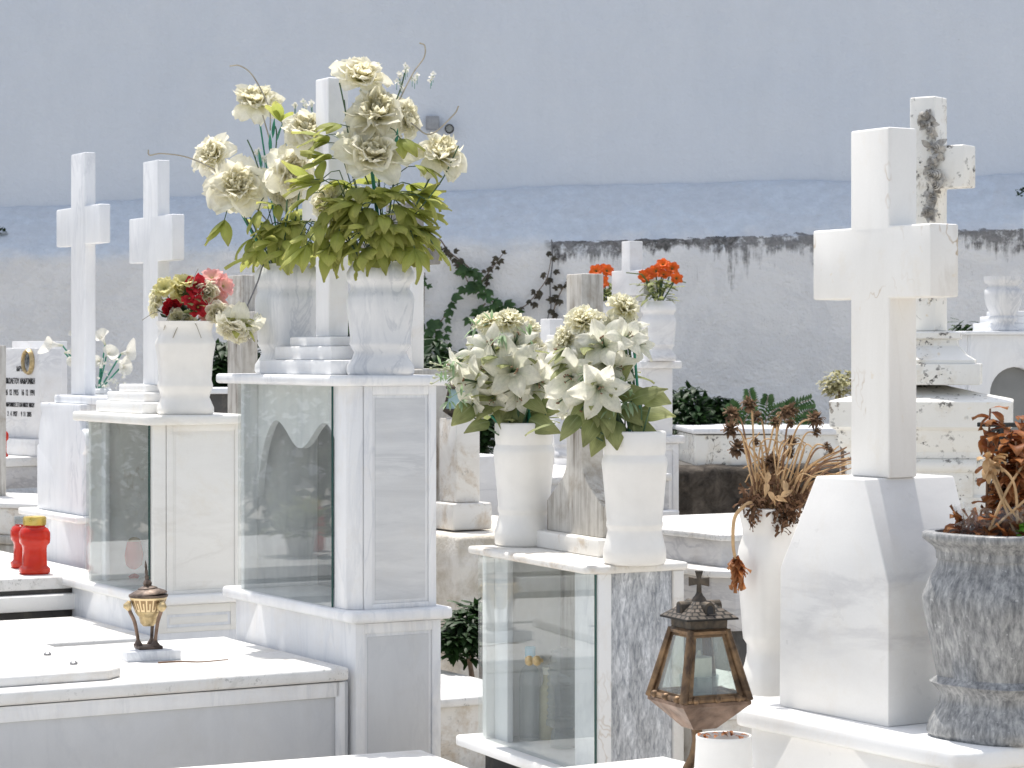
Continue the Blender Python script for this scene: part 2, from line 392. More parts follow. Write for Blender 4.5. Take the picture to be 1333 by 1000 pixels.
M_stem = simple('green_stem', (.05, .10, .045), .5, 0, .3, 25)
M_teal = simple('teal_stem', (.02, .20, .13), .45, 0, .3, 25)
M_vine = simple('vine_stem', (.16, .11, .075), .8, 0, .3, 25)
M_curl = simple('curly_twig', (.34, .31, .25), .7, 0, .3, 25)
M_bark = simple('wire', (.16, .16, .17), .5, .3, .2, 25)
def plasticred():
    g = NG('red_candle_plastic'); co = g.co()
    c = g.mix(g.ramp(g.noise(co, 6, 3), [(.3, 0), (.7, 1)]), (.50, .018, .008), (.66, .045, .012))
    a = g.pbr(c, .16, None, 0, .5)
    t = g.n('BsdfTranslucent', Color=(.8, .07, .02)).outputs[0]
    mx = g.n('MixShader'); mx.inputs[0].default_value = .25; g.put(mx.inputs[1], a); g.put(mx.inputs[2], t)
    return g.end(mx.outputs[0])
M_redp = plasticred()
# ================================================================ setting
def ground():
    g = NG('ground_dust'); co = g.co()
    f = g.noise(co, 1.3, 8, .65, .5)
    c = g.ramp(f, [(.3, (.40, .36, .31)), (.5, (.54, .51, .46)), (.7, (.62, .60, .56))])
    sp = g.ramp(g.noise(co, 40, 5, .7), [(.35, .6), (.65, 1.1)])
    m = g.end(g.pbr(g.mix(1, c, sp, 'MULTIPLY'), .95, g.bump(g.noise(co, 45, 6, .7), .6, .02), 0, .2))
    b = MB(); rows = []
    n = 40
    for j in range(n+1):
        rows.append([b.bm.verts.new((-40+80*i/n, -20+80*j/n, .012*mnoise.noise(Vector((i*.7, j*.7, 0))))) for i in range(n+1)])
    for j in range(n):
        for i in range(n): b.bm.faces.new((rows[j][i], rows[j][i+1], rows[j+1][i+1], rows[j+1][i]))
    b.structure('ground', m, 180)
ground()

WZ = 22.0
def wallmat(name, a, b, edge=None, blue=None):
    g = NG(name); co = g.co()
    f = g.ramp(g.noise(co, .8, 8, .6, .3), [(.3, 0), (.7, 1)])
    c = g.mix(f, a, b)
    sx = g.t.nodes.new('ShaderNodeSeparateXYZ'); g.put(sx.inputs[0], co)
    if blue:   # bluer tone along the coping, with a ragged lower edge
        z = g.math('ADD', g.math('SUBTRACT', sx.outputs['Z'], g.math('MULTIPLY', sx.outputs['X'], .028)), g.math('MULTIPLY', g.math('SUBTRACT', g.noise(co, 2.2, 7, .65), .5), .5))
        k = g.n('MapRange'); g.put(k.inputs['Value'], z)
        k.inputs['From Min'].default_value = blue[1]; k.inputs['From Max'].default_value = blue[2]
        c = g.mix(k.outputs[0], c, g.mix(g.ramp(g.noise(co, 9, 7, .7), [(.35, 0), (.68, 1)]), blue[0], [q*1.16 for q in blue[0]]))
    if edge:   # black mould running down from the ledge of the newer stretch of wall
        z = g.math('SUBTRACT', g.math('ADD', g.math('ADD', 2.56, g.math('MULTIPLY', g.math('SUBTRACT', g.noise(co, 5, 5, .7), .5), .16)), g.math('MULTIPLY', sx.outputs['X'], .028)), sx.outputs['Z'])
        cs = g.co((9, 1, .9))
        ln = g.math('MULTIPLY', g.ramp(g.noise(cs, 1.1, 7, .72), [(.34, .05), (.78, 1)]), g.math('MULTIPLY', edge[1], g.ramp(g.noise(co, 1.3, 3, .6), [(.34, .25), (.62, 1.7)])))
        k = g.math('SUBTRACT', 1.0, g.math('DIVIDE', z, ln)); k = g.math('MULTIPLY', g.math('MAXIMUM', k, 0), g.math('GREATER_THAN', z, -.03))
        k = g.math('MULTIPLY', k, g.ramp(g.noise(co, 7, 6, .75), [(.36, .0), (.6, 1.)]))
        xr = g.n('MapRange'); g.put(xr.inputs['Value'], sx.outputs['X']); xr.inputs['From Min'].default_value = .28; xr.inputs['From Max'].default_value = .42
        k = g.math('MULTIPLY', g.math('MULTIPLY', k, xr.outputs[0]), 2.3); k = g.math('MINIMUM', k, .93)
        c = g.mix(k, c, g.mix(g.ramp(g.noise(co, 30, 4, .7), [(.4, 0), (.65, 1)]), (.04, .038, .036), (.17, .16, .15)))
        s2 = g.ramp(g.noise(g.co((1, 1, .6)), 3.2, 8, .75), [(.58, 0), (.75, 1)])
        c = g.mix(g.math('MULTIPLY', s2, .30), c, (.42, .41, .40))
        s3 = g.ramp(g.noise(g.co((1.2, 1, .5)), 26, 5, .7), [(.64, 0), (.70, 1)])
        s3 = g.math('MULTIPLY', s3, g.ramp(g.noise(co, 1.6, 4, .6), [(.52, 0), (.68, 1)]))
        c = g.mix(g.math('MULTIPLY', s3, .55), c, (.2, .19, .18))
    if edge:   # patched plaster: broad worn areas and repairs
        pt = g.ramp(g.noise(g.co((1, 1, 1.3)), 1.7, 7, .7, .8), [(.47, 0), (.52, 1)])
        c = g.mix(g.math('MULTIPLY', pt, .22), c, (.62, .63, .66))
    else:
        pt = g.ramp(g.noise(g.co((1, 1, .8)), .55, 5, .6, .5), [(.35, 0), (.7, 1)])
        c = g.mix(g.math('MULTIPLY', pt, .42), c, (.70, .72, .745))
        pt = g.ramp(g.noise(g.co((1.2, 1, .5), (0, .3, 0)), 2.2, 8, .7, .6), [(.42, 0), (.66, 1)])
        c = g.mix(g.math('MULTIPLY', pt, .14), c, (.48, .52, .58))
        sp = g.ramp(g.noise(g.co(), 9, 2, .4), [(.775, 0), (.80, 1)])
        c = g.mix(g.math('MULTIPLY', sp, .7), c, (.25, .26, .28))
    st = g.ramp(g.noise(g.co((2.5, 1, .14)), 1.4, 6, .7), [(.4, 1), (.75, .975)])
    c = g.mix(1, c, st, 'MULTIPLY')
    h = g.math('ADD', g.math('MULTIPLY', g.noise(co, 3.5, 7, .62), 3.), g.noise(co, 34, 5, .65))
    return g.end(g.pbr(c, .9, g.bump(h, .8 if edge else .4, .035), 0, .2))
M_wall = wallmat('whitewash_wall', (.81, .81, .815), (.87, .868, .865), (2.58, .42), ((.60, .655, .725), 2.50, 2.66))
M_upper = wallmat('upper_wall_paint', (.585, .635, .71), (.625, .67, .74))
def walls():
    b = MB(); rows = []
    xs = [-34+1.0*i for i in range(22)]+[-12+.11*i for i in range(219)]
    def lip(x): return EYE+(460-(316-.028*((x/WZ*F+CX)-720)))/F*WZ + .012*mnoise.noise(Vector((x*2.1, 5, 0)))
    def top(x):
        px = x/WZ*F+CX
        y = 266-.028*px + 7*mnoise.noise(Vector((px*.007, 1.3, 0)))+2.5*mnoise.noise(Vector((px*.03, 8, 0)))
        return EYE+(460-y)/F*22.75
    for x in xs:
        k = min(1, max(0, (x-.33)/.05)); lz = lip(x); tz = top(x)
        nz = lambda z, y: y+.03*mnoise.noise(Vector((x*1.3, z*1.6, 3)))+.014*mnoise.noise(Vector((x*4, z*5, 9)))
        col = []
        for q in range(14):
            z = -.1+(lz-.03+.1)*q/13; col.append((x, nz(z, WZ+.055*(1-k)), z))
        col.append((x, nz(lz, WZ+.01+.05*(1-k)), lz))
        col.append((x, nz(lz, WZ+.065), lz+.012))
        for q in range(1, 12):
            t = q/11; z = lz+.012+(tz-lz-.012)*t
            col.append((x, nz(z, WZ+.065+.68*t**1.25), z))
        col.append((x, WZ+1.0, tz+.02))
        rows.append([b.bm.verts.new(p) for p in col])
    for p, q in zip(rows, rows[1:]):
        for i in range(len(p)-1): b.bm.faces.new((p[i], q[i], q[i+1], p[i+1]))
    b.thing('boundary_wall', M_wall, (0, WZ, 0), 'whitewashed cemetery wall with sloping blue coping and black mould along its ledge', 'wall', None, 50)
    b = MB()
    b.box(WORLD, -36, 16, 22.78, 26, 0, 8, .02)
    b.thing('building_wall', M_upper, (0, 23, 0), 'tall plain blue-grey wall rising behind the whitewashed cemetery wall', 'wall')
walls()
# fittings and wires on the walls
def fittings():
    q = P(563, 160, 22.7); t = thing('vent_box', 'small square grey box fixed high on the blue-grey wall', 'box', q)
    f = Fr(q.x, 22.775, -90)
    MB().box(f, -.062, .062, -.10, 0, q.z-.062, q.z+.062, .006).part('cover', M_box, t)
    MB().box(f, -.05, .05, -.104, -.1005, q.z-.05, q.z+.05, .002).part('door', M_box, t)
    q = P(585, 168, 22.7); t = thing('wall_spotlight', 'small round black spotlight beside the grey box on the wall', 'light', q)
    M = Matrix.Translation((q.x, 22.77, q.z)) @ Matrix.Rotation(R(90), 4, 'X')
    MB().lathe(M, [(.018, 0), (.018, .03), (.036, .04), (.044, .06), (.044, .10), (.034, .105), (.034, .095)], 24).part('housing', M_blackp, t)
    MB().lathe(M, [(.033, .094), (.033, .098)], 20).part('lens', M_lglass, t)
    pts = [P(x, y, 21.99) for x, y in ((718, 312), (719, 340), (716, 372), (717, 402), (713, 418), (716, 470), (714, 520))]
    MB().tube(bez(pts), .006, 5).thing('wall_cable', M_bark, pts[0], 'thin dark cable hanging down the white wall beside the ivy', 'cable')
fittings()
# dark specks and tufts of weed rooted in the coping
def tuft(px, py, n, label):
    q = P(px, py, 22.3); b = MB()
    for i in range(n):
        d = Vector((random.uniform(-1, 1), random.uniform(-1, -.1), random.uniform(-.3, 1)))
        b.blade(dirM(q+Vector((random.uniform(-.03, .03), 0, random.uniform(-.03, .03))), d), random.uniform(.03, .07), .03, R(90), .6, kind='leaf', nu=2, nv=3)
    b.thing('weed_tuft', M_bush, q, label, 'weed', 'weeds rooted in the wall coping')
tuft(2, 300, 16, 'weed tuft on the blue coping at the far edge beyond the tall white crosses')
tuft(1329, 250, 18, 'weed tuft on the blue coping above the far cabinet with the marble urn')

# ================================================================ generic grave pieces
def cross_mesh(b, fr, u0, u1, v0, v1, z0, z1, span, az0, az1, bev=.005, dv=.002, mi=0):
    """latin cross, plane along u; arms butted against the upright"""
    um = (u0+u1)/2
    poly = [(u0, z0), (u1, z0), (u1, az0), (um+span/2, az0), (um+span/2, az1), (u1, az1), (u1, z1), (u0, z1), (u0, az1), (um-span/2, az1), (um-span/2, az0), (u0, az0)]
    return b.prism(fr, poly, v0, v1, bev, mi)

def framed_end(t, fr, u, v0, v1, z0, z1, w, m_frame, m_panel, d=.006, top=True, sgn=-1):
    """raised border and inner band on an end face (normal -u)"""
    a, c = (u-d, u-.0005)
    b = MB()
    b.box(fr, a, c, v0, v0+w, z0, z1, .002); b.box(fr, a, c, v1-w, v1, z0, z1, .002)
    b.box(fr, a, c, v0+w, v1-w, z1-w, z1, .002)
    b.box(fr, a, c, v0+w, v1-w, z0, z0+w*.6, .002)
    b.part('panel_border', m_frame, t)
    i = w*1.0
    MB().box(fr, u-d*.45, u-.0005, v0+w+.012, v1-w-.012, z0+w*.6+.012, z1-w-.012, .001).part('inset_panel', m_panel, t)

# ================================================================ central tomb (tall glazed cabinet, two marble vases)
fc = Fr((460-CX)/F*8.3, 8.3, 30)
def central():
    fr = fc; S = .54
    t = thing('tomb', 'tall glazed marble tomb cabinet carrying two grey marble vases of large cream peonies', 'tomb', fr.w(.5, -.15, 0))
    L = fr.ua(300); D = .37
    LW = L+.035
    zl1, zl0 = fr.za(0, 0, 796), fr.za(0, 0, 812)
    zc1, zc0 = fr.za(0, 0, 489), fr.za(0, 0, 503)
    # base under the ledge, down to the ground
    dv = fr.va(575, 0)                       # negative: back edge of the end face
    D = -dv
    MB().box(fr, .012, L-.02, dv, -.012, 0, zl0, .004).part('base', M_vault, t)
    framed_end(t, fr, .012, dv, -.012, .16, zl0-.004, .034, M_vault, M_honed)
    # ledge
    b = MB(); b.slabpoly(fr, [(-.03, .012), (-.03, dv-.03), (LW, dv-.03), (LW, .022), (.0, .022)], zl0, zl1, .012)
    b.part('ledge', M_vault, t)
    # cabinet walls
    x0 = .026; e = -.03
    vb = fr.va(567, x0)
    post = fr.ua(435, 0)
    b = MB(); b.slabpoly(fr, [(x0, -.05), (x0+.03, -.0), (post+.0, -.0), (post, -.05)], zl1, zc0, .003)
    b.part('front_post', M_vault, t)
    Le = fr.ua(312, 0)
    MB().box(fr, x0, x0+.03, vb, -.052, zl1, zc0, .003).part('end_panel', M_vault, t)
    framed_end(t, fr, x0, vb, -.052, zl1+.0, zc0-.0, .030, M_vault, M_band)
    MB().box(fr, Le-.03, Le, vb, -.004, zl1, zc0, .003).part('end_panel', M_vault, t)
    MB().box(fr, x0+.03, Le-.03, vb, vb+.025, zl1, zc0, .003).part('back_panel', M_recess_shade, t)
    # scalloped panel behind the glass: two pointed arches with a drop between them
    u1, u2 = post+.004, Le-.032
    def up(px): return fr.ua(px, -.07)
    ul, ur = up(338), u1+.028
    za = lambda py, px: fr.za(up(px), -.07, py)
    top = za(547, 360); dip = za(583, 388); bot = za(748, 340); um = (ul+ur)/2
    rim = []
    N = 40
    for i in range(N+1):
        s = i/N; u = ur+(ul-ur)*s
        c = abs(s-.5)*2                      # 0 in the middle, 1 at the sides
        if c < .55:
            z = dip+(top-dip)*(.5-.5*math.cos(math.pi*c/.55))
        else:
            q = (c-.55)/.45; z = top-(top-bot)*.62*(1-math.sqrt(max(0, 1-q*q)))**.9
        rim.append((u, z))
    b = MB(); zt, zb = zc0, zl1
    lo, hi = [], []
    outer = [(u1+(u2-u1)*0, zb)]
    poly = [(u1, zb), (u1, zt), (u2, zt), (u2, zb), (ul, zb)] + list(reversed(rim)) + [(ur, zb)]
    for v0, v1 in ((-.085, -.06),):
        A = [b.bm.verts.new(fr.w(u, v0, z)) for u, z in poly]; B = [b.bm.verts.new(fr.w(u, v1, z)) for u, z in poly]
        n = len(poly)
        for i in range(n): b.bm.faces.new((A[i], A[(i+1) % n], B[(i+1) % n], B[i]))
        b.bm.faces.new(list(reversed(A))); b.bm.faces.new(B)
        bmesh.ops.recalc_face_normals(b.bm, faces=b.bm.faces)
    b.part('arched_panel', M_vault, t)
    b = MB(); b.box(fr, post+.004, Le-.002, .002, .008, zl1+.001, zc0-.002, 0)
    g = b.part('glass_door', M_glass, t)
    MB().box(fr, post+.0005, post+.0035, .002, .009, zl1+.001, zc0-.002, 0).part('glass_edge', M_edge, g)
    # cap
    b = MB(); b.slabpoly(fr, [(-.005, .0), (-.005, vb-.045), (L+.03, vb-.045), (L+.03, .05), (.045, .05)], zc0, zc1, .011)
    b.part('cap', M_vault, t)
    MB().box(fr, .03, .032, vb+.01, -.055, zc0-.006, zc0-.001, 0).part('joint', M_mortar, t)
    # three steps and the cross
    um, vm = fr.ua(432, -.17), -.17
    z = zc1
    for k, (a, c, h) in enumerate(((.30, .15, .052), (.235, .118, .048), (.17, .088, .034))):
        MB().box(fr, um-a, um+a, vm-c, vm+c, z, z+h, .006).part('step', M_vault, t); z += h
    zt = fr.za(um, vm, 103)
    cu0, cu1 = fr.ua(437, vm+.04), fr.ua(414, vm+.04)
    az = fr.za(um, vm, 245)
    b = MB(); cross_mesh(b, fr, um-.055, um+.055, vm-.04, vm+.04, z, zt, .34, az-.11, az, .006)
    b.part('cross', M_vault, t)
    # grave bed and slab
    lb = 2.1; w = L+.02
    MB().box(fr, .03, w-.03, .004, lb-.04, 0, S-.05, .004).part('bed', M_honed, t)
    b = MB()
    for z0, z1 in ((.16, .20), (S-.10, S-.05)): b.box(fr, .022, .0295, .04, lb-.06, z0, z1, .002)
    b.box(fr, .022, .0295, .02, .055, .16, S-.05, .002)
    b.part('side_border', M_vault, t)
    b = MB(); b.box(fr, .005, w, .012, lb, S-.045, S, .010); b.part('cover_slab', M_slab, t)
    lidz = S+.034; v0 = fr.va(150, .12)
    a0, a1 = .10, w-.08
    b = MB(); b.slabpoly(fr, [(a0, v0+.03), (a0+.06, v0-.035), (a1-.06, v0-.035), (a1, v0+.03), (a1, lb-.1), (a0, lb-.1)], S, lidz, .008)
    lid = b.part('lid', M_slab, t)
    for px, py in ((62, 853), (96, 865)):
        Z = (EYE-lidz)*F/(py-HY); q = P(px, py, Z)
        MB().lathe(Matrix.Translation((q.x, q.y, lidz)), [(.013, 0), (.013, .006), (.007, .011), (.0, .012)], 14, caps=(True, False)).part('bolt', M_bolt, lid)
    return t, zc1, vm
TC, ZC, VMC = central()

# square marble vase: profile with the two waists
SQ = [(.0, .0), (.112, .0), (.118, .012), (.117, .035), (.098, .065), (.092, .085), (.104, .108), (.108, .118), (.104, .128), (.110, .19), (.116, .25), (.118, .285),
      (.113, .305), (.102, .322), (.104, .340), (.116, .352), (.118, .362), (.118, .385), (.105, .410), (.098, .418), (.098, .426), (.082, .426), (.082, .35)]
RD = [(.0, .0), (.100, .0), (.108, .01), (.108, .05), (.101, .075), (.093, .112), (.093, .122), (.097, .130), (.097, .142), (.095, .15), (.103, .24), (.110, .32), (.113, .345), (.111, .362), (.1045, .374),
      (.1045, .38), (.107, .395), (.108, .452), (.104, .458), (.092, .458), (.088, .44), (.088, .36)]
def vase(name, loc, prof, sx, sz, mat, label, p=2.0, rot=0, group=None, n=48, cat='vase'):
    b = MB(); M = Matrix.Translation(loc) @ Matrix.Rotation(R(rot), 4, 'Z')
    b.lathe(M, [(r*sx, z*sz) for r, z in prof], n, p, caps=(False, True))
    return b.thing(name, mat, loc, label, cat, group, 60)
def vase_at(px, pyb, pyt, Z, prof, halfpx, mat, label, z=None, **kw):
    q = P(px, pyb, Z)
    if z is not None: q.z = z
    h = EYE-(pyt-HY)/F*Z - q.z
    hmax = max(a for a, _ in prof); zm = max(c for _, c in prof)
    return q, h, vase('vase', q, prof, halfpx*Z/F/hmax, h/zm, mat, label, **kw)
def z_on(fr, u, v): return fr.w(u, v).y
u = fc.ua(495, VMC+.0); Zr = z_on(fc, u, VMC)
VA, VAh, _ = vase_at(495, 487, 341, Zr, SQ, 43.5, M_vase, 'square grey marble vase of green leafed peonies on the tall cabinet, nearer of its pair', z=ZC, p=5, rot=6, group='square marble vases on the tall cabinet')
u = fc.ua(375, VMC); Zl = z_on(fc, u, VMC)
VB, VBh, _ = vase_at(374, 487, 344, Zl, SQ, 36, M_vase, 'square veined marble vase turned corner forward behind the cross steps on the tall cabinet', z=ZC, p=4.2, rot=38, group='square marble vases on the tall cabinet')

# ================================================================ tomb with the grey mottled end panel
fg = Fr((783-CX)/F*6.9, 6.9, 25)
def grey():
    fr = fg
    t = thing('tomb', 'glazed tomb cabinet with mottled grey end panel, weathered cross and two white lily vases', 'tomb', fr.w(.45, -.15, 0))
    zc1, zc0 = fr.za(0, 0, 737), fr.za(0, 0, 748)
    L = fr.ua(614, .03)
    vb = fr.va(889, .03); Dl = fr.va(901, 0)
    x0 = .022
    zl1 = fr.za(fr.ua(592, .05), .05, 956); zl0 = zl1-.035
    Le = fr.ua(627, .0)
    MB().box(fr, .02, Le+.02, vb+.01, -.02, 0, zl0, .004).part('base', M_dark, t)
    MB().box(fr, -.01, fr.ua(592, .05), vb-.02, .05, zl0, zl1, .01).part('ledge', M_white, t)
    post = fr.ua(778, 0)
    MB().box(fr, x0, max(post, x0+.03), -.045, -.0, zl1, zc0, .006).part('front_post', M_white, t)
    MB().box(fr, x0, x0+.03, vb, vb+.035, zl1, zc0, .004).part('back_post', M_stain, t)
    MB().box(fr, x0+.008, x0+.03, vb+.036, -.046, zl1, zc0, .001).part('end_panel', M_greyp, t)
    MB().box(fr, Le-.028, Le, vb, -.002, zl1, zc0, .003).part('end_panel', M_white, t)
    MB().box(fr, x0+.031, Le-.029, vb, vb+.02, zl1, zc0, .002).part('back_panel', M_weather, t)
    # inner posts seen through the glass
    i0 = fr.ua(756, -.05); i1 = fr.ua(765, -.06)
    MB().box(fr, x0+.031, i0, -.05, -.03, zl1, zc0, .002).part('inner_post', M_blue, t)
    MB().box(fr, fr.ua(668, -.05), Le-.03, -.05, -.03, zl1, zc0, .002).part('inner_post', M_blue, t)
    b = MB(); b.box(fr, x0+.004, Le+.006, .003, .009, zl1+.001, zc0-.002, 0)
    g = b.part('glass_door', M_glass, t)
    MB().box(fr, x0+.0005, x0+.0035, .003, .010, zl1+.001, zc0-.002, 0).part('glass_edge', M_edge, g)
    for px in (692, 702):
        uu = fr.ua(px, .02); q = fr.w(uu, .0095, fr.za(uu, .02, 860))
        M = axM(q, fr.V)
        MB().lathe(M, [(.006, 0), (.006, .008), (.014, .012), (.0155, .02), (.012, .027), (.0, .029)], 18, caps=(True, False)).part('knob', M_gold, g)
    MB().slabpoly(fr, [(-.0, -.015), (.02, Dl+.0), (L+.0, Dl-.0), (L+.0, .045), (.025, .045)], zc0, zc1, .008).part('cap', M_stain, t)
    # low step and weathered cross with flared foot
    us0, us1 = fr.ua(783, -.13), fr.ua(664, -.13)
    zs = fr.za(us0, -.10, 703)
    vm = -.185
    MB().box(fr, us0, us1, vm-.055, vm+.065, zc1, zs, .006).part('step', M_stain, t)
    ul, ur = fr.ua(708, vm+.03), fr.ua(789, vm+.03)
    a, c = fr.ua(737, vm+.03), fr.ua(757, vm+.03)
    um = (a+c)/2; hw = (a-c)/2; fl = (ul-ur)/2*.9; um2 = um
    zb = zs; z1 = fr.za(um, vm, 655); z2 = fr.za(um, vm, 600); zt = fr.za(um, vm, 357)
    za = fr.za(um, vm, 425); zb2 = fr.za(um, vm, 466)
    right = [(fl, zb), (fl, z1)]
    for k in range(1, 7):
        q = k/6; right.append((hw+(fl-hw)*(1-q)**2.2, z1+(z2-z1)*q**.8))
    right += [(hw, zb2), (hw+.075, zb2), (hw+.075, za), (hw, za), (hw, zt)]
    poly = [(um+x, z) for x, z in right]+[(um-x, z) for x, z in reversed(right)]
    MB().prism(fr, poly, vm-.045, vm+.03, .004).part('cross', M_weather, t)
    # objects kept inside
    # bed and slab in front
    S = EYE-(983-HY)/F*7.77
    MB().box(fr, -.02, 1.1, .08, 2.2, 0, S-.045, .004).part('bed', M_white, t)
    MB().box(fr, -.04, 1.12, .075, 2.25, S-.04, S, .008).part('cover_slab', M_slab, t)
    return t, zc1, vm, zl1
TG, ZG, VMG, ZGL = grey()
Zn = z_on(fg, fg.ua(826, -.12), -.12)
VG1, VG1h, _ = vase_at(826, 729, 561, Zn, RD, 43, M_ceramic, 'round white vase of lilies with a carnation on top, beside the grey panel edge', z=ZG, group='round white vases on the grey panelled cabinet')
Zf = z_on(fg, fg.ua(682, -.12), -.12)
VG2, VG2h, _ = vase_at(682, 706, 550, Zf, RD, 40, M_ceramic, 'round white vase of lilies standing behind the weathered cross step on the glazed cabinet', z=ZG, group='round white vases on the grey panelled cabinet')
def inside():
    fr = fg
    # things kept behind the glass
    f2 = fl; zL = f2.za(0, 0, 776)
    uu = f2.ua(160, -.14); q = f2.w(uu, -.14, zL)
    t = thing('framed_photo', 'small framed portrait standing inside the stepped cream cabinet', 'picture', q)
    f3 = f2.sub(uu, -.14, 0); g = NG('portrait_print'); co = g.co()
    pm = g.end(g.pbr(g.ramp(g.noise(co, 22, 3), [(.4, (.08, .07, .06)), (.5, (.45, .4, .36)), (.62, (.75, .72, .68))]), .3))
    MB().box(f3, -.07, .07, -.012, .0, 0, .18, .003).part('frame', M_gold, t)
    MB().box(f3, -.055, .055, .0005, .003, .015, .165, 0).part('print', pm, t)
    uu = f2.ua(172, -.20); q = f2.w(uu, -.2, zL)
    t = thing('oil_lamp', 'small red vigil lamp beside the framed portrait inside the stepped cream cabinet', 'lamp', q)
    MB().lathe(Matrix.Translation(q), [(.03, 0), (.035, .01), (.015, .03), (.045, .06), (.05, .10), (.04, .16)], 20).part('globe', M_redp, t)
    MB().lathe(Matrix.Translation(q), [(.041, .1605), (.03, .175), (.006, .19)], 16).part('lid', M_gold, t)
    uu = fr.ua(733, -.14); q = fr.w(uu, -.14, ZGL)
    b = MB(); t = thing('oil_lamp', 'ribbed glass vigil lamp standing behind the cabinet glass', 'lamp', q)
    pr = [(.03, 0), (.04, .004), (.035, .05), (.03, .06), (.052, .07), (.052, .085), (.045, .09)]
    b.lathe(Matrix.Translation(q), pr, 24).part('foot', M_jar, t)
    pr = []
    for k in range(33):
        z = k/32; pr.append((.047*(1-.25*z**5)+.0035*math.sin(k*2.0), .091+z*.20))
    pr += [(.02, .305)]
    MB().lathe(Matrix.Translation(q), pr, 28).part('globe', M_jar, t)
    uu = fr.ua(690, -.12); q = fr.w(uu, -.12, ZGL)
    t = thing('bottle', 'plastic oil bottle with blue cap behind the cabinet glass', 'bottle', q)
    MB().lathe(Matrix.Translation(q), [(.032, 0), (.034, .01), (.034, .19), (.028, .215), (.014, .235), (.014, .25)], 24).part('body', M_jar, t)
    MB().lathe(Matrix.Translation(q), [(.017, .2505), (.017, .285), (.014, .288)], 20).part('cap', M_bluep, t)
    uu = fr.ua(712, -.17); q = fr.w(uu, -.17, ZGL)
    t = thing('bottle', 'narrow bottle of yellow oil behind the cabinet glass', 'bottle', q)
    MB().lathe(Matrix.Translation(q), [(.024, 0), (.025, .008), (.025, .15), (.012, .18), (.012, .2)], 20).part('body', simple('oil', (.42, .38, .22), .25), t)
    MB().lathe(Matrix.Translation(q), [(.014, .2005), (.014, .222)], 16).part('cap', M_wick, t)

# ================================================================ tomb with the big white cross
frr = Fr((1156-CX)/F*5.6, 5.6, 32)
def right():
    fr = frr
    t = thing('tomb', 'cream marble tomb with a massive plain cross on a tapering pedestal', 'tomb', fr.w(.25, -.1, 0))
    zl = fr.za(0, 0, 947)
    L = fr.ua(1014)
    z1 = fr.za(0, 0, 760); z2 = fr.za(0, -.05, 625)
    uk = fr.ua(1125, -.0); 
    ul = fr.ua(1062, 0)
    zs = fr.za(L, 0, 738)
    vb = fr.va(1242, uk)
    poly = [(0, zl), (0, z1), (uk, z2), (ul, z2), (L-.005, zs), (L, zl)]
    MB().prism(fr, poly, vb, 0, .004).part('pedestal', M_creamgr, t)
    # cross
    cv1 = -.066; u0 = fr.ua(1157, cv1); u1 = fr.ua(1107, cv1)
    cv0 = fr.va(1194, u0)
    zt = fr.za(u0, cv1, 165); a1 = fr.za(u0, cv1, 294); a0 = fr.za(u0, cv1, 388)
    ua0 = fr.ua(1211, cv1); ua1 = fr.ua(1058, cv1); um = (u0+u1)/2
    poly = [(u0, z2+.0005), (u1, z2+.0005), (u1, a0), (ua1, a0), (ua1, a1), (u1, a1), (u1, zt), (u0, zt), (u0, a1), (ua0, a1), (ua0, a0), (u0, a0)]
    MB().prism(fr, poly, cv0, cv1, .005).part('cross', M_cream, t)
    # ledge and bed
    vf = .10; un = fr.ua(1256, vf); Lu = fr.ua(957, vf)
    vbk = -.62
    MB().slabpoly(fr, [(un, vf-.03), (un+.03, vf), (Lu, vf), (Lu, vbk), (un, vbk)], zl-.045, zl, .010).part('ledge', M_white, t)
    MB().slabpoly(fr, [(un+.02, vf-.05), (un+.05, vf-.025), (Lu-.03, vf-.025), (Lu-.03, vbk+.03), (un+.02, vbk+.03)], 0, zl-.0455, .004).part('base', M_creamgr, t)
    S = .585
    ue = fr.ua(893, .30)
    # foot slab towards the lantern
    Zq = (EYE-S)*F/(981-HY); q = P(893, 981, Zq)
    d = Vector((q.x, q.y, 0))-fr.o; uf = d.dot(fr.U)
    MB().box(fr, -.2, uf-.03, vf-.02, 2.4, 0, S-.045, .004).part('bed', M_white, t)
    MB().box(fr, -.24, uf, vf-.015, 2.45, S-.04, S, .008).part('cover_slab', M_slab, t)
    return t, zl, S
TR, ZR, SR = right()
# its two vases
RW = [(.0, .0), (.094, .0), (.098, .01), (.096, .05), (.084, .085), (.078, .11), (.078, .135), (.09, .15), (.092, .165), (.100, .25), (.108, .33), (.110, .37), (.104, .405), (.092, .435), (.092, .455), (.100, .485), (.106, .505), (.106, .515), (.092, .517), (.09, .45)]
Zv = (EYE-ZR)*F/(902-HY)
VW, VWh, _ = vase_at(1003, 902, 660, Zv, RW, 41, M_ceramic, 'tall waisted white vase of withered flower stalks beside the big cross pedestal', z=ZR, p=2.6, rot=20)
Zv2 = (EYE-ZR)*F/(958-HY)
GV = [(.0, .0), (.125, .0), (.131, .012), (.126, .04), (.108, .085), (.106, .105), (.118, .125), (.126, .135), (.112, .15), (.124, .23), (.136, .31), (.139, .345), (.128, .385), (.113, .42), (.110, .445), (.118, .468), (.134, .484), (.138, .489), (.138, .503), (.135, .506), (.116, .506), (.114, .44)]
VGr, VGrh, _ = vase_at(1303, 958, 692, Zv2, GV, 91, M_greyv, 'grey mottled stone vase of brown dried leaves on the cream ledge', z=ZR, p=3.0, rot=40)

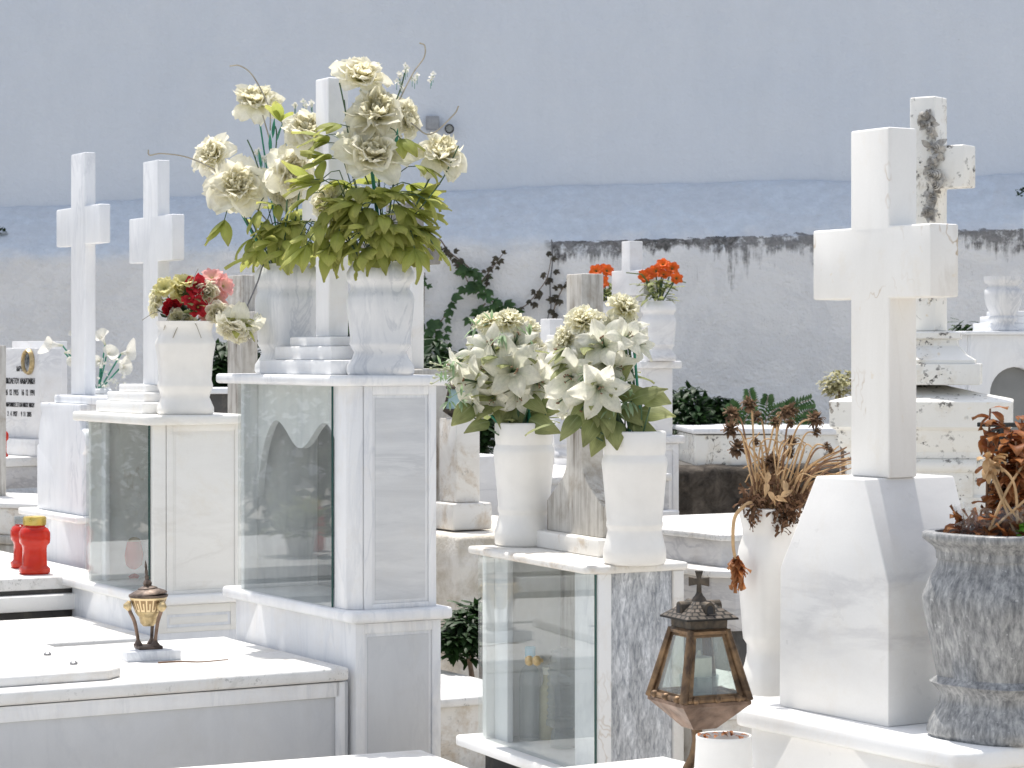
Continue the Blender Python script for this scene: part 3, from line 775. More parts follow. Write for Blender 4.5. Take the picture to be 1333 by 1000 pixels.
# ================================================================ left tomb cabinet
fl = Fr((205-CX)/F*9.86, 9.86, 30)
def left():
    fr = fl
    t = thing('tomb', 'glazed cream tomb cabinet with steps, slender cross and a vase of red and pink roses', 'tomb', fr.w(.4, -.15, 0))
    zc1, zc0 = fr.za(0, 0, 541), fr.za(0, 0, 554)
    zl1, zl0 = fr.za(0, 0, 776), fr.za(0, 0, 789)
    x0 = .02
    L = fr.ua(95, .04); Le = fr.ua(114, 0)
    vb = -.37; post = fr.ua(196, 0)
    S = fr.za(0, 0, 829)
    MB().box(fr, .02, fr.ua(90, 0), vb+.01, -.012, 0, zl0, .004).part('base', M_blue, t)
    framed_end(t, fr, .02, vb+.01, -.012, S+.01, zl0-.004, .035, M_creampl, M_creampl, .004)
    MB().slabpoly(fr, [(-.02, .0), (-.02, vb-.03), (fr.ua(80, .03), vb-.03), (fr.ua(80, .03), .035), (.01, .035)], zl0, zl1, .010).part('ledge', M_white, t)
    MB().slabpoly(fr, [(x0, -.045), (x0+.022, 0), (post, 0), (post, -.045)], zl1, zc0, .003).part('front_post', M_creampl, t)
    MB().box(fr, x0, x0+.03, vb, -.047, zl1, zc0, .003).part('end_panel', M_creampl, t)
    framed_end(t, fr, x0, vb, -.047, zl1, zc0, .026, M_creampl, M_creampl, .004)
    MB().box(fr, Le-.03, Le, vb, -.004, zl1, zc0, .003).part('end_panel', M_white, t)
    MB().box(fr, x0+.031, Le-.031, vb, vb+.02, zl1, zc0, .002).part('back_panel', M_recess_shade, t)
    MB().box(fr, fr.ua(140, -.06), Le-.031, -.07, -.05, zl1, zc0, .002).part('inner_post', M_blue, t)
    b = MB(); b.box(fr, post+.004, Le-.002, .002, .008, zl1+.001, zc0-.002, 0)
    g = b.part('glass_door', M_glass, t)
    MB().box(fr, post+.0005, post+.0035, .002, .009, zl1+.001, zc0-.002, 0).part('glass_edge', M_edge, g)
    MB().slabpoly(fr, [(-.025, .02), (-.02, vb-.03), (L+.0, vb-.03), (L+.0, .045), (.0, .045)], zc0, zc1, .010).part('cap', M_creampl, t)
    um, vm = fr.ua(195, -.16), -.16; z = zc1
    for a, c, h in ((.27, .14, .047), (.215, .11, .04), (.155, .08, .032)):
        MB().box(fr, um-a, um+a, vm-c, vm+c, z, z+h, .006).part('step', M_white, t); z += h
    cv = vm+.04; u0, u1 = fr.ua(205, cv), fr.ua(186, cv); w = u1-u0
    zt = fr.za(u0, cv, 208); a1 = fr.za(u0, cv, 281); a0 = fr.za(u0, cv, 340)
    uc = (u0+u1)/2; span = 2*(uc-fr.ua(235, cv+0))
    dv = -.055
    poly = [(u0, z), (u1, z), (u1, a0), (fr.ua(168, cv), a0), (fr.ua(168, cv), a1), (u1, a1), (u1, zt), (u0, zt), (u0, a1), (fr.ua(224, cv), a1), (fr.ua(224, cv), a0), (u0, a0)]
    MB().prism(fr, poly, cv+dv, cv, .004).part('cross', M_blue, t)
    MB().box(fr, .03, L, .004, 2.1, 0, S-.045, .004).part('bed', M_vault, t)
    MB().box(fr, .01, L+.03, .002, 2.15, S-.04, S, .008).part('cover_slab', M_slab, t)
    return t, zc1
TL, ZL = left()
inside()
Zx = z_on(fl, fl.ua(241, -.17), -.17)
LV = [(.0, .0), (.110, .0), (.116, .01), (.116, .03), (.104, .06), (.098, .075), (.104, .10), (.112, .118), (.112, .13), (.106, .15), (.112, .24), (.122, .30), (.122, .315), (.112, .335), (.106, .36), (.112, .385), (.118, .40), (.118, .405), (.100, .406), (.098, .36)]
VL, VLh, _ = vase_at(241, 541, 418, Zx, LV, 38, M_ceramic, 'square white vase of mixed red, pink and yellow roses on the stepped cream cabinet', z=ZL, p=5, rot=12)

# ================================================================ tomb with scrolled pedestal and tall cross
fm = Fr((108-CX)/F*11.3, 11.3, 30)
def scrolled():
    fr = fm
    t = thing('tomb', 'cool white tomb with scroll-sided pedestal and tall thick cross behind the candles', 'tomb', fr.w(.3, -.15, 0))
    zl1, zl0 = fr.za(0, 0, 672), fr.za(0, 0, 681)
    zt = fr.za(0, 0, 527)
    L = fr.ua(48); um = L/2
    H = zt-zl1
    def side(s):
        pts = [(1.0, 0), (1.0, .60), (.93, .605), (.95, .70), (.90, .78), (.84, .86), (.80, .90), (.86, .95), (.86, 1.0)]
        return [(um+s*um*a, zl1+H*b) for a, b in pts]
    poly = list(reversed(side(1)))+side(-1)
    b = MB(); b.prism(fr, poly, -.36, 0, .006); b.part('pedestal', M_blue, t)
    q = fr.w(.055, 0, zl1+H*.72)
    MB().lathe(axM(fr.w(.02, -.355, zl1+H*.665), fr.V), [(.055, 0), (.062, .005), (.062, .35), (.055, .357), (.02, .357)], 24).part('scroll', M_blue, t)
    MB().slabpoly(fr, [(-.05, -.42), (fr.ua(23, .05), -.42), (fr.ua(23, .05), .05), (-.05, .05)], zl0, zl1, .009).part('ledge', M_white, t)
    MB().box(fr, -.02, fr.ua(40, 0), -.38, -.0, 0, zl0, .004).part('base', M_blue, t)
    z = zt; vm = -.16
    ua, ub = fr.ua(139, vm+.12), fr.ua(70, vm+.12)
    MB().box(fr, ua, ub, vm-.12, vm+.12, z, z+.038, .008).part('step', M_blue, t); z += .038
    cv = vm+.05; u0, u1 = fr.ua(110, cv), fr.ua(92, cv)
    ztop = fr.za(u0, cv, 198); a1 = fr.za(u0, cv, 268); a0 = fr.za(u0, cv, 318)
    dv = fr.va(125, u0)
    ua0, ua1 = fr.ua(129, cv), fr.ua(73, cv)
    poly = [(u0, z), (u1, z), (u1, a0), (ua1, a0), (ua1, a1), (u1, a1), (u1, ztop), (u0, ztop), (u0, a1), (ua0, a1), (ua0, a0), (u0, a0)]
    MB().prism(fr, poly, dv, cv, .007).part('cross', M_blue, t)
    # front slabs with the red candles
    S = fr.za(0, .9, 747)
    MB().box(fr, -.5, 1.3, .06, 2.3, S-.055, S, .008).part('cover_slab', M_slab, t)
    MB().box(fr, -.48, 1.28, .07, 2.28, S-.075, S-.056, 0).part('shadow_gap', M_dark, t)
    MB().box(fr, -.53, 1.33, .05, 2.35, S-.145, S-.0755, .008).part('lower_slab', M_white, t)
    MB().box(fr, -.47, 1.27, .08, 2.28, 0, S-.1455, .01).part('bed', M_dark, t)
    return t, S
TM, SM = scrolled()

def candle(px, py, s, label):
    Z = (EYE-SM)*F/(py-HY); q = P(px, py, Z); q.z = SM
    t = thing('grave_candle', label, 'candle', q, 'red candles on the white slab')
    M = Matrix.Translation(q) @ Matrix.Rotation(R(18), 4, 'Z')
    pr = [(.052, 0), (.060, .008), (.060, .022), (.048, .034), (.046, .10), (.049, .115), (.058, .125), (.060, .14), (.060, .165), (.052, .182), (.040, .19), (.040, .195)]
    MB().lathe(M, [(r*s, z*s) for r, z in pr], 32, 4).part('body', M_redp, t)
    ln = [(.044, .1951), (.046, .197), (.046, .225), (.042, .23), (.0, .232)]
    ld = MB().lathe(M, [(r*s, z*s) for r, z in ln], 28, caps=(True, False)).part('lid', M_lid if px > 35 else M_jar, t)
    return t
candle(45, 747, 1.10, 'red plastic grave candle with gold lid, standing upright on the white slab')
candle(32, 739, 1.02, 'red plastic grave candle with dull lid, half hidden behind the gold lidded candle')
# ================================================================ far graves
def far_center():
    fr = Fr((835-CX)/F*14, 14, 30)
    t = thing('tomb', 'far white tomb with small plain cross between two vases of orange flowers', 'tomb', fr.w(.4, -.15, 0))
    z = lambda py: fr.za(0, 0, py)
    vb = fr.va(882, 0); L = .95; S = z(613)
    MB().box(fr, .02, L-.02, vb+.02, -.02, z(568), z(480), .004).part('pedestal', M_far, t)
    MB().box(fr, -.02, L+.02, vb-.02, .02, z(480)+.0005, z(470), .008).part('cap', M_far, t)
    MB().box(fr, -.02, L+.02, vb-.04, .03, z(578), z(568), .008).part('ledge', M_far, t)
    MB().box(fr, .0, L, vb-.01, .01, 0, z(578), .004).part('base', M_far, t)
    framed_end(t, fr, .0, vb, .0, S-.3, z(579), .035, M_far, M_far, .004)
    uc, vc = fr.ua(818, vb/2), vb/2
    zt = z(470)
    for a, h in ((.2, .05), (.13, .04)):
        MB().box(fr, uc-a, uc+a, vc-.09, vc+.09, zt, zt+h, .005).part('step', M_far, t); zt += h
    cv = vc+.04; u0, u1 = fr.ua(820, cv), fr.ua(809, cv)
    poly = [(u0, zt), (u1, zt), (u1, z(383)), (fr.ua(796, cv), z(383)), (fr.ua(796, cv), z(350)), (u1, z(350)), (u1, z(311)), (u0, z(311)), (u0, z(350)), (fr.ua(838, cv), z(350)), (fr.ua(838, cv), z(383)), (u0, z(383))]
    MB().prism(fr, poly, cv-.09, cv, .004).part('cross', M_far, t)
    MB().box(fr, -.35, 1.35, .02, 2.6, S-.04, S, .008).part('cover_slab', M_slab, t)
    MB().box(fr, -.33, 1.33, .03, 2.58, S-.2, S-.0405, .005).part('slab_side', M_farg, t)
    MB().box(fr, -.42, 1.42, .02, 2.7, S-.24, S-.2005, .008).part('lower_ledge', M_far, t)
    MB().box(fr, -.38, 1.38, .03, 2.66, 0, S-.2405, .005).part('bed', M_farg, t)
    v1 = vase_at(857, 470, 392, z_on(fr, fr.ua(857, vc), vc), SQ, 21, M_far, 'small white vase of orange flowers standing over the far tomb corner', z=z(470), p=4, rot=15, group='vases on the far tomb')
    v2 = vase_at(785, 470, 393, z_on(fr, fr.ua(785, vc), vc), SQ, 20, M_far, 'small white vase of orange flowers half hidden behind the lilies and the weathered cross', z=z(470), p=4, rot=15, group='vases on the far tomb')
    v3 = vase_at(739, 596, 530, 12.9, SQ, 18, M_far, 'small white vase mostly hidden behind the weathered cross foot', p=4, rot=15)
    return v1, v2, z(470)
VF1, VF2, ZF = far_center()
M_garland = marble('marble_garland', (.60, .58, .54), (.14, .13, .12), 14, .6, (1, 1, 1), (0, 0, 0), .85, .75, dirt=.8, dcol=(.10, .09, .08), dscale=22)
# classical monument with the wreathed cross
def classical():
    fr = Fr(P(945, 697, 11.5).x, 11.5, 31)
    S = EYE-(697-HY)/F*11.5
    t = thing('tomb', 'ornate lichen-spotted monument with moulded cornice and a cross bearing a rose garland', 'tomb', Vector((P(1200, 900, 12.2).x, 12.2, 0)))
    # grave slabs: corner of the foot end at u=0,v=0, body towards -v
    def tier(name, u0, u1, v0, v1, z0, z1, ch, m, b=.006):
        MB().slabpoly(fr, [(u0, v0), (u1, v0), (u1, v1-ch), (u1-ch, v1), (u0+ch, v1), (u0, v1-ch)], z0, z1, b).part(name, m, t)
    tier('cover_slab', 0, 1.3, -1.2, .0, S-.03, S, .05, M_slab)
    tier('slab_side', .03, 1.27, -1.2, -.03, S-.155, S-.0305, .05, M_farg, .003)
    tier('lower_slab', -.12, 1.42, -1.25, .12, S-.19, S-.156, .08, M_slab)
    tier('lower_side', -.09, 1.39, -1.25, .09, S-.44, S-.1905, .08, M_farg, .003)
    tier('foot_course', -.06, 1.36, -1.25, .06, .0, S-.441, .08, M_dark, .003)  # shadow gap under the tier put into the dark colour
    # pedestal seen nearly square on
    Z = 12.1; k = Z/F
    pf = Fr((1318-CX)/F*Z, Z, 78)   # u runs to the left in the picture here
    zz = lambda py: EYE-(py-HY)*k
    W = (1318-1080)*k; D = .75
    inn = 22*k
    c0, c1, e0, e1 = inn, W-inn, -D+inn, -inn
    prof = [(0, zz(760)), (0, zz(668)), (.02, zz(664)), (.02, zz(650)), (0, zz(646)), (0, zz(602)), (.012, zz(598)), (.012, zz(590)), (.03, zz(583)), (.045, zz(572)), (.05, zz(562)), (inn*.97, zz(557)), (inn*.97, zz(530)), (inn, zz(527)), (inn, zz(524))]
    r = []
    for q in range(8):
        a = q/7; r.append((inn-(inn+.085)*(1-(1-a)**2)**.5*.0-(inn+.06)*(1-math.cos(a*math.pi/2)), zz(524)+(zz(504)-zz(524))*math.sin(a*math.pi/2)))
    b = MB(); b.molding(pf, c0, c1, e0, e1, prof+[(inn-(inn+.30)*(1-math.cos(R(90)*q/8)), zz(523)+(zz(500)-zz(523))*math.sin(R(90)*q/8)*0+(zz(500)-zz(523))*(q/8)**1.9) for q in range(1, 9)])
    b.part('pedestal', M_lichen, t, 30)
    # carved panel with rolled top on the near face
    MB().box(pf, c0+.11, c1-.11, -inn+.0005, -inn+.018, zz(668)+.03, zz(616), .008).part('carved_panel', M_lichen, t)
    M = axM(pf.w(c0+.09, -inn+.012, zz(608)), pf.U)
    MB().lathe(M, [(.02, 0), (.034, .002), (.034, c1-c0-.2), (.02, c1-c0-.198)], 20).part('scroll', M_lichen, t)
    # blocks and flared neck under the cross
    um = (1206-1318)*-k; vm = -D/2
    MB().box(pf, um-.265, um+.265, vm-.26, vm+.26, zz(502), zz(474), .006).part('block', M_lichen, t)
    b = MB(); neck = [(.235, zz(473.8)), (.235, zz(469)), (.19, zz(462)), (.15, zz(450)), (.145, zz(442)), (.165, zz(440)), (.165, zz(433)), (.13, zz(430.5))]
    b.molding(pf, um, um, vm, vm, [(d, z) for d, z in neck]); b.part('neck', M_lichen, t, 30)
    cf = pf.sub(um, vm, -24)
    h = .072; hz = .070
    zc = lambda py: EYE-(py-HY)*k*12.46/12.1
    zt, a1, a0, zb = zc(125), zc(190), zc(245), zz(430)
    s2 = .23
    poly = [(h, zb), (h, a0), (s2, a0), (s2, a1), (h, a1), (h, zt), (-h, zt), (-h, a1), (-s2, a1), (-s2, a0), (-h, a0), (-h, zb)]
    cr = MB().prism(cf, poly, -hz, hz, .008).part('cross', M_lichen, t)
    # garland of roses trailing down the front of the cross
    b = MB(); g2 = random.Random(4)
    path = [(-.02, 146), (-.035, 152), (-.02, 163), (-.045, 175), (-.065, 186), (-.08, 197), (-.085, 209), (-.08, 221), (-.075, 233), (-.07, 246), (-.066, 259), (-.062, 271), (-.058, 283)]
    for q in path:
        for j in range(2):
            p = cf.w(q[0]+g2.uniform(-.028, .028), hz+.015, zc(q[1])+g2.uniform(-.03, .03)); rr = g2.uniform(.012, .026)
            d = cf.V+Vector((g2.uniform(-.5, .5), g2.uniform(-.5, .5), g2.uniform(-.5, .5)))
            for a in range(3):
                b.lathe(axM(p, d), [(rr*(1-a*.3)*.55, a*.012), (rr*(1-a*.3), a*.012+.014), (rr*(1-a*.3)*.8, a*.012+.02), (rr*(1-a*.3)*.62, a*.012+.012)], 9, caps=(True, True))
            for a in range(2):
                dd = (cf.V*.4+Vector((g2.uniform(-1, 1), g2.uniform(-1, 1), g2.uniform(-1, 1)))).normalized()
                b.blade(dirM(p, dd, cf.V), .06, .035, R(80), .8, .2, kind='leaf', nu=2, nv=4)
    b.tube([cf.w(q[0]+.012*math.sin(i*2), hz+.008, zc(q[1])) for i, q in enumerate(path)], .008, 6)
    b.part('garland', M_garland, cr)
classical()
def far_right():
    Z = 13.2; k = Z/F
    fr = Fr((1268-CX)/F*Z, Z, 80)
    zz = lambda py: EYE-(py-HY)*k
    t = thing('tomb', 'far pale tomb cabinet with round-headed grey recess, steps and marble urn vase', 'tomb', (P(1330, 900, Z).x, Z, 0))
    f = Fr(P(1258, 900, Z).x, Z+.02, -78)     # u to the right, v away from the camera
    b = MB()
    W = .62
    # front panel with arched recess: polygon frame in the u,z plane
    um = .285; hw = .145; zb = zz(690); zt = zz(436); za = zz(478)
    arch = [(um+hw*math.cos(R(a)), za-hw+hw*math.sin(R(a))*1.0) for a in range(0, 181, 12)]
    poly = [(0.03, zb), (0.03, zt), (W, zt), (W, zb), (um+hw, zb)] + arch + [(um-hw, zb)]
    b.prism(f, poly, 0, .05, .003); b.part('front_panel', M_blue, t)
    MB().box(f, .04, W-.01, .051, .40, zb, zt, .003).part('body', M_recess_shade, t)
    MB().box(f, .025, .039, .051, .40, zb, zt, .003).part('end_panel', M_blue, t)
    MB().box(f, -.02, W+.04, -.04, .45, zt+.0005, zz(431), .006).part('cap', M_blue, t)
    z = zz(431)
    for a, h in ((.19, 11), (.23, 9), (.27, 7)):
        MB().box(f, a, W+.01-a*.2, .1, .36, z, z+h*k, .005).part('step', M_blue, t); z += h*k
    cx = P(1385, 0, Z+.2).x-P(1258, 0, Z).x
    MB().box(f, cx-.05, cx+.07, .17, .26, z, zz(210), .004).part('cross_post', M_blue, t)
    MB().box(f, cx-.12, cx+.14, .168, .262, zz(310), zz(268), .004).part('cross_arm', M_blue, t)
    UR = [(.0, 0), (.085, 0), (.09, .008), (.066, .03), (.062, .045), (.078, .06), (.082, .072), (.07, .085), (.098, .15), (.105, .2), (.104, .225), (.085, .24), (.085, .25), (.105, .268), (.108, .285), (.108, .3), (.092, .3), (.085, .25)]
    vase_at(1306, 432, 360, Z+.15, UR, 23, M_vase, 'empty pale marble urn vase on the cap of the far arched cabinet', z=zz(431), p=2.8, rot=20)
far_right()
# grave with engraved headstone, far left
def headstone():
    Z = 14; fr = Fr((53-CX)/F*Z, Z, 42)
    z = lambda py: fr.za(0, 0, py)
    t = thing('tomb', 'engraved headstone with black lettering and an oval gilt-framed portrait', 'tomb', fr.w(.3, 0, 0))
    L = fr.ua(-12)
    MB().box(fr, 0, L, -.14, 0, z(572), z(453), .004).part('headstone', M_far, t)
    MB().box(fr, .2, L, -.3, -.1405, z(572), z(444), .004).part('back_block', M_far, t)
    MB().box(fr, -.02, L+.05, -.14, .05, z(594), z(572)-.0005, .005).part('plinth', M_far, t)
    MB().box(fr, -.05, L+.2, -.4, .55, z(606), z(594)-.0005, .006).part('step', M_slab, t)
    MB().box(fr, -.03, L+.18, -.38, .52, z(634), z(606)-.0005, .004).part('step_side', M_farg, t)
    # letters: engraved in five lines
    def text(s, px, py, hpx, wpx):
        cu = bpy.data.curves.new('inscription', 'FONT'); cu.body = s; cu.size = 1; cu.align_x = 'CENTER'; cu.align_y = 'CENTER'; cu.extrude = .02; cu.offset = .012
        o = bpy.data.objects.new('inscription', cu); COL.objects.link(o); bpy.context.view_layer.update()
        dg = bpy.context.evaluated_depsgraph_get()
        me = bpy.data.meshes.new_from_object(o.evaluated_get(dg)); bpy.data.objects.remove(o)
        xs = [v.co.x for v in me.vertices]; ys = [v.co.y for v in me.vertices]
        uu = fr.ua(px, .002); w = abs(fr.ua(px-wpx/2, .002)-fr.ua(px+wpx/2, .002)); h = hpx*Z/F
        sx = w/(max(xs)-min(xs)); sy = h/(max(ys)-min(ys))
        for v in me.vertices:
            p = fr.w(uu-(v.co.x-(max(xs)+min(xs))/2)*sx, .0015+v.co.z*.05, fr.za(uu, 0, py)+(v.co.y-(max(ys)+min(ys))/2)*sy)
            v.co = p-OFFS[t.name]
        me.materials.append(M_black)
        p = bpy.data.objects.new('inscription', me); COL.objects.link(p); p.parent = t; OFFS[p.name] = OFFS[t.name]
    text('ΙΔΡΥΕ', 26, 480, 7, 9); text('ΝΙΚΟΛΕΤΟΥ ΑΝΔΡΟΝΙΚΗ', 25.5, 496, 8, 39); text('26  12  1915    16  12  1991', 25.5, 511, 8, 38)
    text('ΑΝΔΡΟΝΙΚΟΣ ΣΤ ΚΑΙ ΝΙΚΟΣ ΝΙΚΟΥ', 25, 527, 6, 39); text('2   4  1927      9  11  2005', 25, 539, 6.5, 31)
    uu = fr.ua(39, .0); q = fr.w(uu, .001, fr.za(uu, 0, 471))
    M = axM(q, fr.V); sq = Matrix.Diagonal((1.0, 1.0, 1, 1))
    # the oval: upright axis is z
    M = Matrix(((fr.U.x, 0, fr.V.x, q.x), (fr.U.y, 0, fr.V.y, q.y), (0, 1, 0, q.z), (0, 0, 0, 1)))
    M = M @ Matrix.Diagonal((.052, .072, 1, 1))
    MB().lathe(M, [(1.0, 0), (1.05, .012), (.92, .03), (.82, .022), (.8, .006)], 32, caps=(True, True)).part('portrait_frame', M_gold, t)
    g = NG('portrait_photo'); co = g.co()
    f = g.ramp(g.noise(co, 16, 3, .5), [(.35, (.04, .05, .06)), (.5, (.35, .37, .4)), (.65, (.7, .71, .72))])
    MB().lathe(M, [(.79, .0065), (.79, .010)], 32).part('portrait', g.end(g.pbr(f, .15)), t)
    # dirty stone wall and white slab before it
    return fr
fh = headstone()
def left_mid():
    Z = 12.6; k = Z/F; f = Fr(P(70, 0, Z).x, Z, 62); zz = lambda py: EYE-(py-HY)*k
    t = thing('grave_kerb', 'low rough grave kerb with dirty grey stone sides and bright white top', 'grave', f.w(.4, -.4, 0))
    MB().box(f, -.3, 1.1, -.75, .0, zz(664), zz(657), .006).part('cover_slab', M_slab, t)
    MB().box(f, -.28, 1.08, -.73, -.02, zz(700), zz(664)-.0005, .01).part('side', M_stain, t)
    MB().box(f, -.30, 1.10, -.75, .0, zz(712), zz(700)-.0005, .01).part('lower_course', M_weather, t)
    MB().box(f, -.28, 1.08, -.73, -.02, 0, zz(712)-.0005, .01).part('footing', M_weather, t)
    # red lamp and white post cut by the frame edge
    q = P(4, 595, 13.55)
    t = thing('grave_candle', 'red cylindrical candle lamp in front of the engraved headstone', 'candle', q)
    s = 13.7/F
    MB().lathe(Matrix.Translation(q), [(5*s, 0), (6.5*s, .5*s), (6.5*s, 3*s), (4.4*s, 6*s), (4.4*s, 20*s), (7*s, 23*s), (7*s, 30*s), (5*s, 33*s)], 24).part('body', M_redp, t)
    MB().lathe(Matrix.Translation(q), [(4*s, 33.1*s), (4*s, 37*s), (1*s, 39*s)], 16).part('lid', M_bolt, t)
    q = P(-5, 560, 13.4)
    f = Fr(q.x, 13.4, 30)
    t = thing('grave_cross', 'pale weathered cross cut off beside the engraved headstone', 'cross', Vector((q.x, 13.4, 0)))
    MB().box(f, -.05, .05, -.04, .04, 0, EYE-(450-HY)*13.4/F, .004).part('upright', M_weather, t)
    MB().box(f, .051, .2, -.04, .04, EYE-(492-HY)*13.4/F, EYE-(464-HY)*13.4/F, .004).part('arm', M_weather, t)
left_mid()
def small_crosses():
    Z = 12.8; f = Fr(P(316, 0, Z).x, Z, 30); z = lambda py: f.za(0, 0, py)
    t = thing('grave_cross', 'small grey weathered cross standing between the red rose vase and the tall cabinet', 'cross', f.w(.05, 0, 0))
    u1 = f.ua(296); a0, a1 = f.ua(342), f.ua(282)
    poly = [(0, .55), (u1, .55), (u1, z(428)), (a1, z(428)), (a1, z(406)), (u1, z(406)), (u1, z(358)), (0, z(358)), (0, z(406)), (a0, z(406)), (a0, z(428)), (0, z(428))]
    MB().prism(f, poly, -.085, 0, .004).part('cross', M_weather, t)
    MB().box(f, -.18, u1+.18, -.25, .14, 0, .55-.0005, .01).part('base', M_weather, t)
    # mouldy cross behind the tall cabinet
    Z = 11.2; f = Fr(P(540, 0, Z).x, Z, 30); z = lambda py: f.za(0, 0, py)
    t = thing('grave_cross', 'cross with black mouldy arm rising behind the peonies on the tall cabinet', 'cross', f.w(.0, 0, 0))
    u0, u1 = f.ua(536), f.ua(502)
    zb = z(480)
    vb = f.va(552, u0)
    MB().prism(f, [(u0, zb), (u1, zb), (u1, z(346)), (u0, z(346))], vb, 0, .004).part('upright', M_white, t)
    a0, a1 = f.ua(557), f.ua(470)
    MB().prism(f, [(a0, z(345)), (a1, z(345)), (a1, z(311)), (a0, z(311))], vb-.002, .002, .004).part('arm', M_mould, t)
    MB().prism(f, [(u0, z(310.5)), (u1, z(310.5)), (u1, z(262)), (u0, z(262))], vb, 0, .004).part('head', M_mould, t)
    MB().box(f, u0-.15, u1+.15, vb-.12, .12, 0, zb-.0005, .01).part('base', M_weather, t)
    # plain white pillar stub behind the left lilies
    Z = 15.5; f = Fr(P(716, 0, Z).x, Z, 30); z = lambda py: f.za(0, 0, py)
    t = thing('grave_post', 'slim white marble post showing above the lilies behind the cabinet', 'post', f.w(.0, 0, 0))
    MB().box(f, 0, f.ua(703), -.1, 0, .6, z(415), .006).part('shaft', M_far, t)
    MB().box(f, -.04, f.ua(699), -.14, .04, 0, .5995, .006).part('base', M_far, t)
    Z = 14.9; f = Fr(P(730, 0, Z).x, Z, 30); z = lambda py: f.za(0, 0, py)
    t = thing('grave_post', 'low white block with brownish edge beside the weathered cross and lilies', 'post', f.w(.0, 0, 0))
    MB().box(f, 0, f.ua(711), -.1, 0, .7, z(436), .006).part('shaft', M_cream, t)
    MB().box(f, -.04, f.ua(706), -.14, .04, 0, .6995, .006).part('base', M_far, t)
small_crosses()
# pillar with a dark lantern, on a rough whitewashed block
def pillar():
    Z = 10.8; k = Z/F; f = Fr(P(594, 0, Z).x, Z, 30); z = lambda py: f.za(0, 0, py)
    t = thing('lantern_pillar', 'stained stone pillar on a rough whitewashed block behind the tall cabinet', 'pillar', f.w(.1, -.1, 0))
    u1 = f.ua(552); vb = -.03
    MB().box(f, .0, .16, -.12, 0, z(655), z(545), .006).part('shaft', M_stain, t)
    MB().box(f, -.04, .2, -.16, .04, z(690), z(655)-.0005, .01).part('plinth', M_stain, t)
    b = MB(); b.box(f, -.28, .9, -.7, .14, 0, z(692), .02, 3)
    bmesh.ops.subdivide_edges(b.bm, edges=[e for e in b.bm.edges if e.calc_length() > .2], cuts=9, use_grid_fill=True)
    for v in b.bm.verts: v.co += Vector((mnoise.noise(v.co*5), mnoise.noise(v.co*5+Vector((9, 0, 0))), 0))*.025
    g = NG('rough_whitewash'); co = g.co()
    c = g.mix(g.ramp(g.noise(co, 6, 8, .7, .5), [(.36, 0), (.62, 1)]), (.50, .45, .37), (.77, .74, .69))
    b.part('block', g.end(g.pbr(c, .9, g.bump(g.noise(co, 14, 7, .65), .8, .03), 0, .2)), t, 60)
    q = f.w(.08, -.06, z(545)); k2 = k
    t = thing('lantern', 'dark metal lantern with pale panes on the stained pillar', 'lantern', q)
    M = Matrix.Translation(q) @ Matrix.Rotation(R(60), 4, 'Z')
    s = k
    def sq(rz): return [(r*s*1.414, h*s) for r, h in rz]
    def fru(name, rz, m, par=t): return MB().lathe(M, sq(rz), 4, 2, caps=(True, True)).part(name, m, par, 20)
    fru('base', [(7, .5), (14, 7), (16, 9), (16, 12)], M_dbronze)
    fru('roof', [(11, 38), (13, 38.5), (13, 41), (7, 50), (3, 54), (0.6, 62)], M_dbronze)
    b = MB()
    for a in range(4):
        an = R(45+90*a+0)
        c = lambda r, h: M @ Vector((r*s*1.414*math.cos(an), r*s*1.414*math.sin(an), h*s))
        b.tube([c(14.5, 12), c(9.8, 38)], 1.7*s, 6)
    b.part('frame', M_dbronze, t)
    fru('pane', [(13.2, 12.2), (8.6, 37.8)], simple('lantern_pane_pale', (.33, .47, .47), .12))
    q2 = P(607, 589, 12.2)
    vase_at(607, 592, 543, 12.2, RD, 15, M_far, 'small plain white vase between the dark lantern and the lilies')
    tt = thing('grave_kerb', 'white kerb block supporting the small plain vase behind the lantern pillar', 'grave', (q2.x, 12.2, 0))
    MB().box(Fr(q2.x, 12.2, 30), -.15, .3, -.15, .15, 0, EYE-(592-HY)/F*12.2-.0005, .008).part('block', M_far, tt)
pillar()
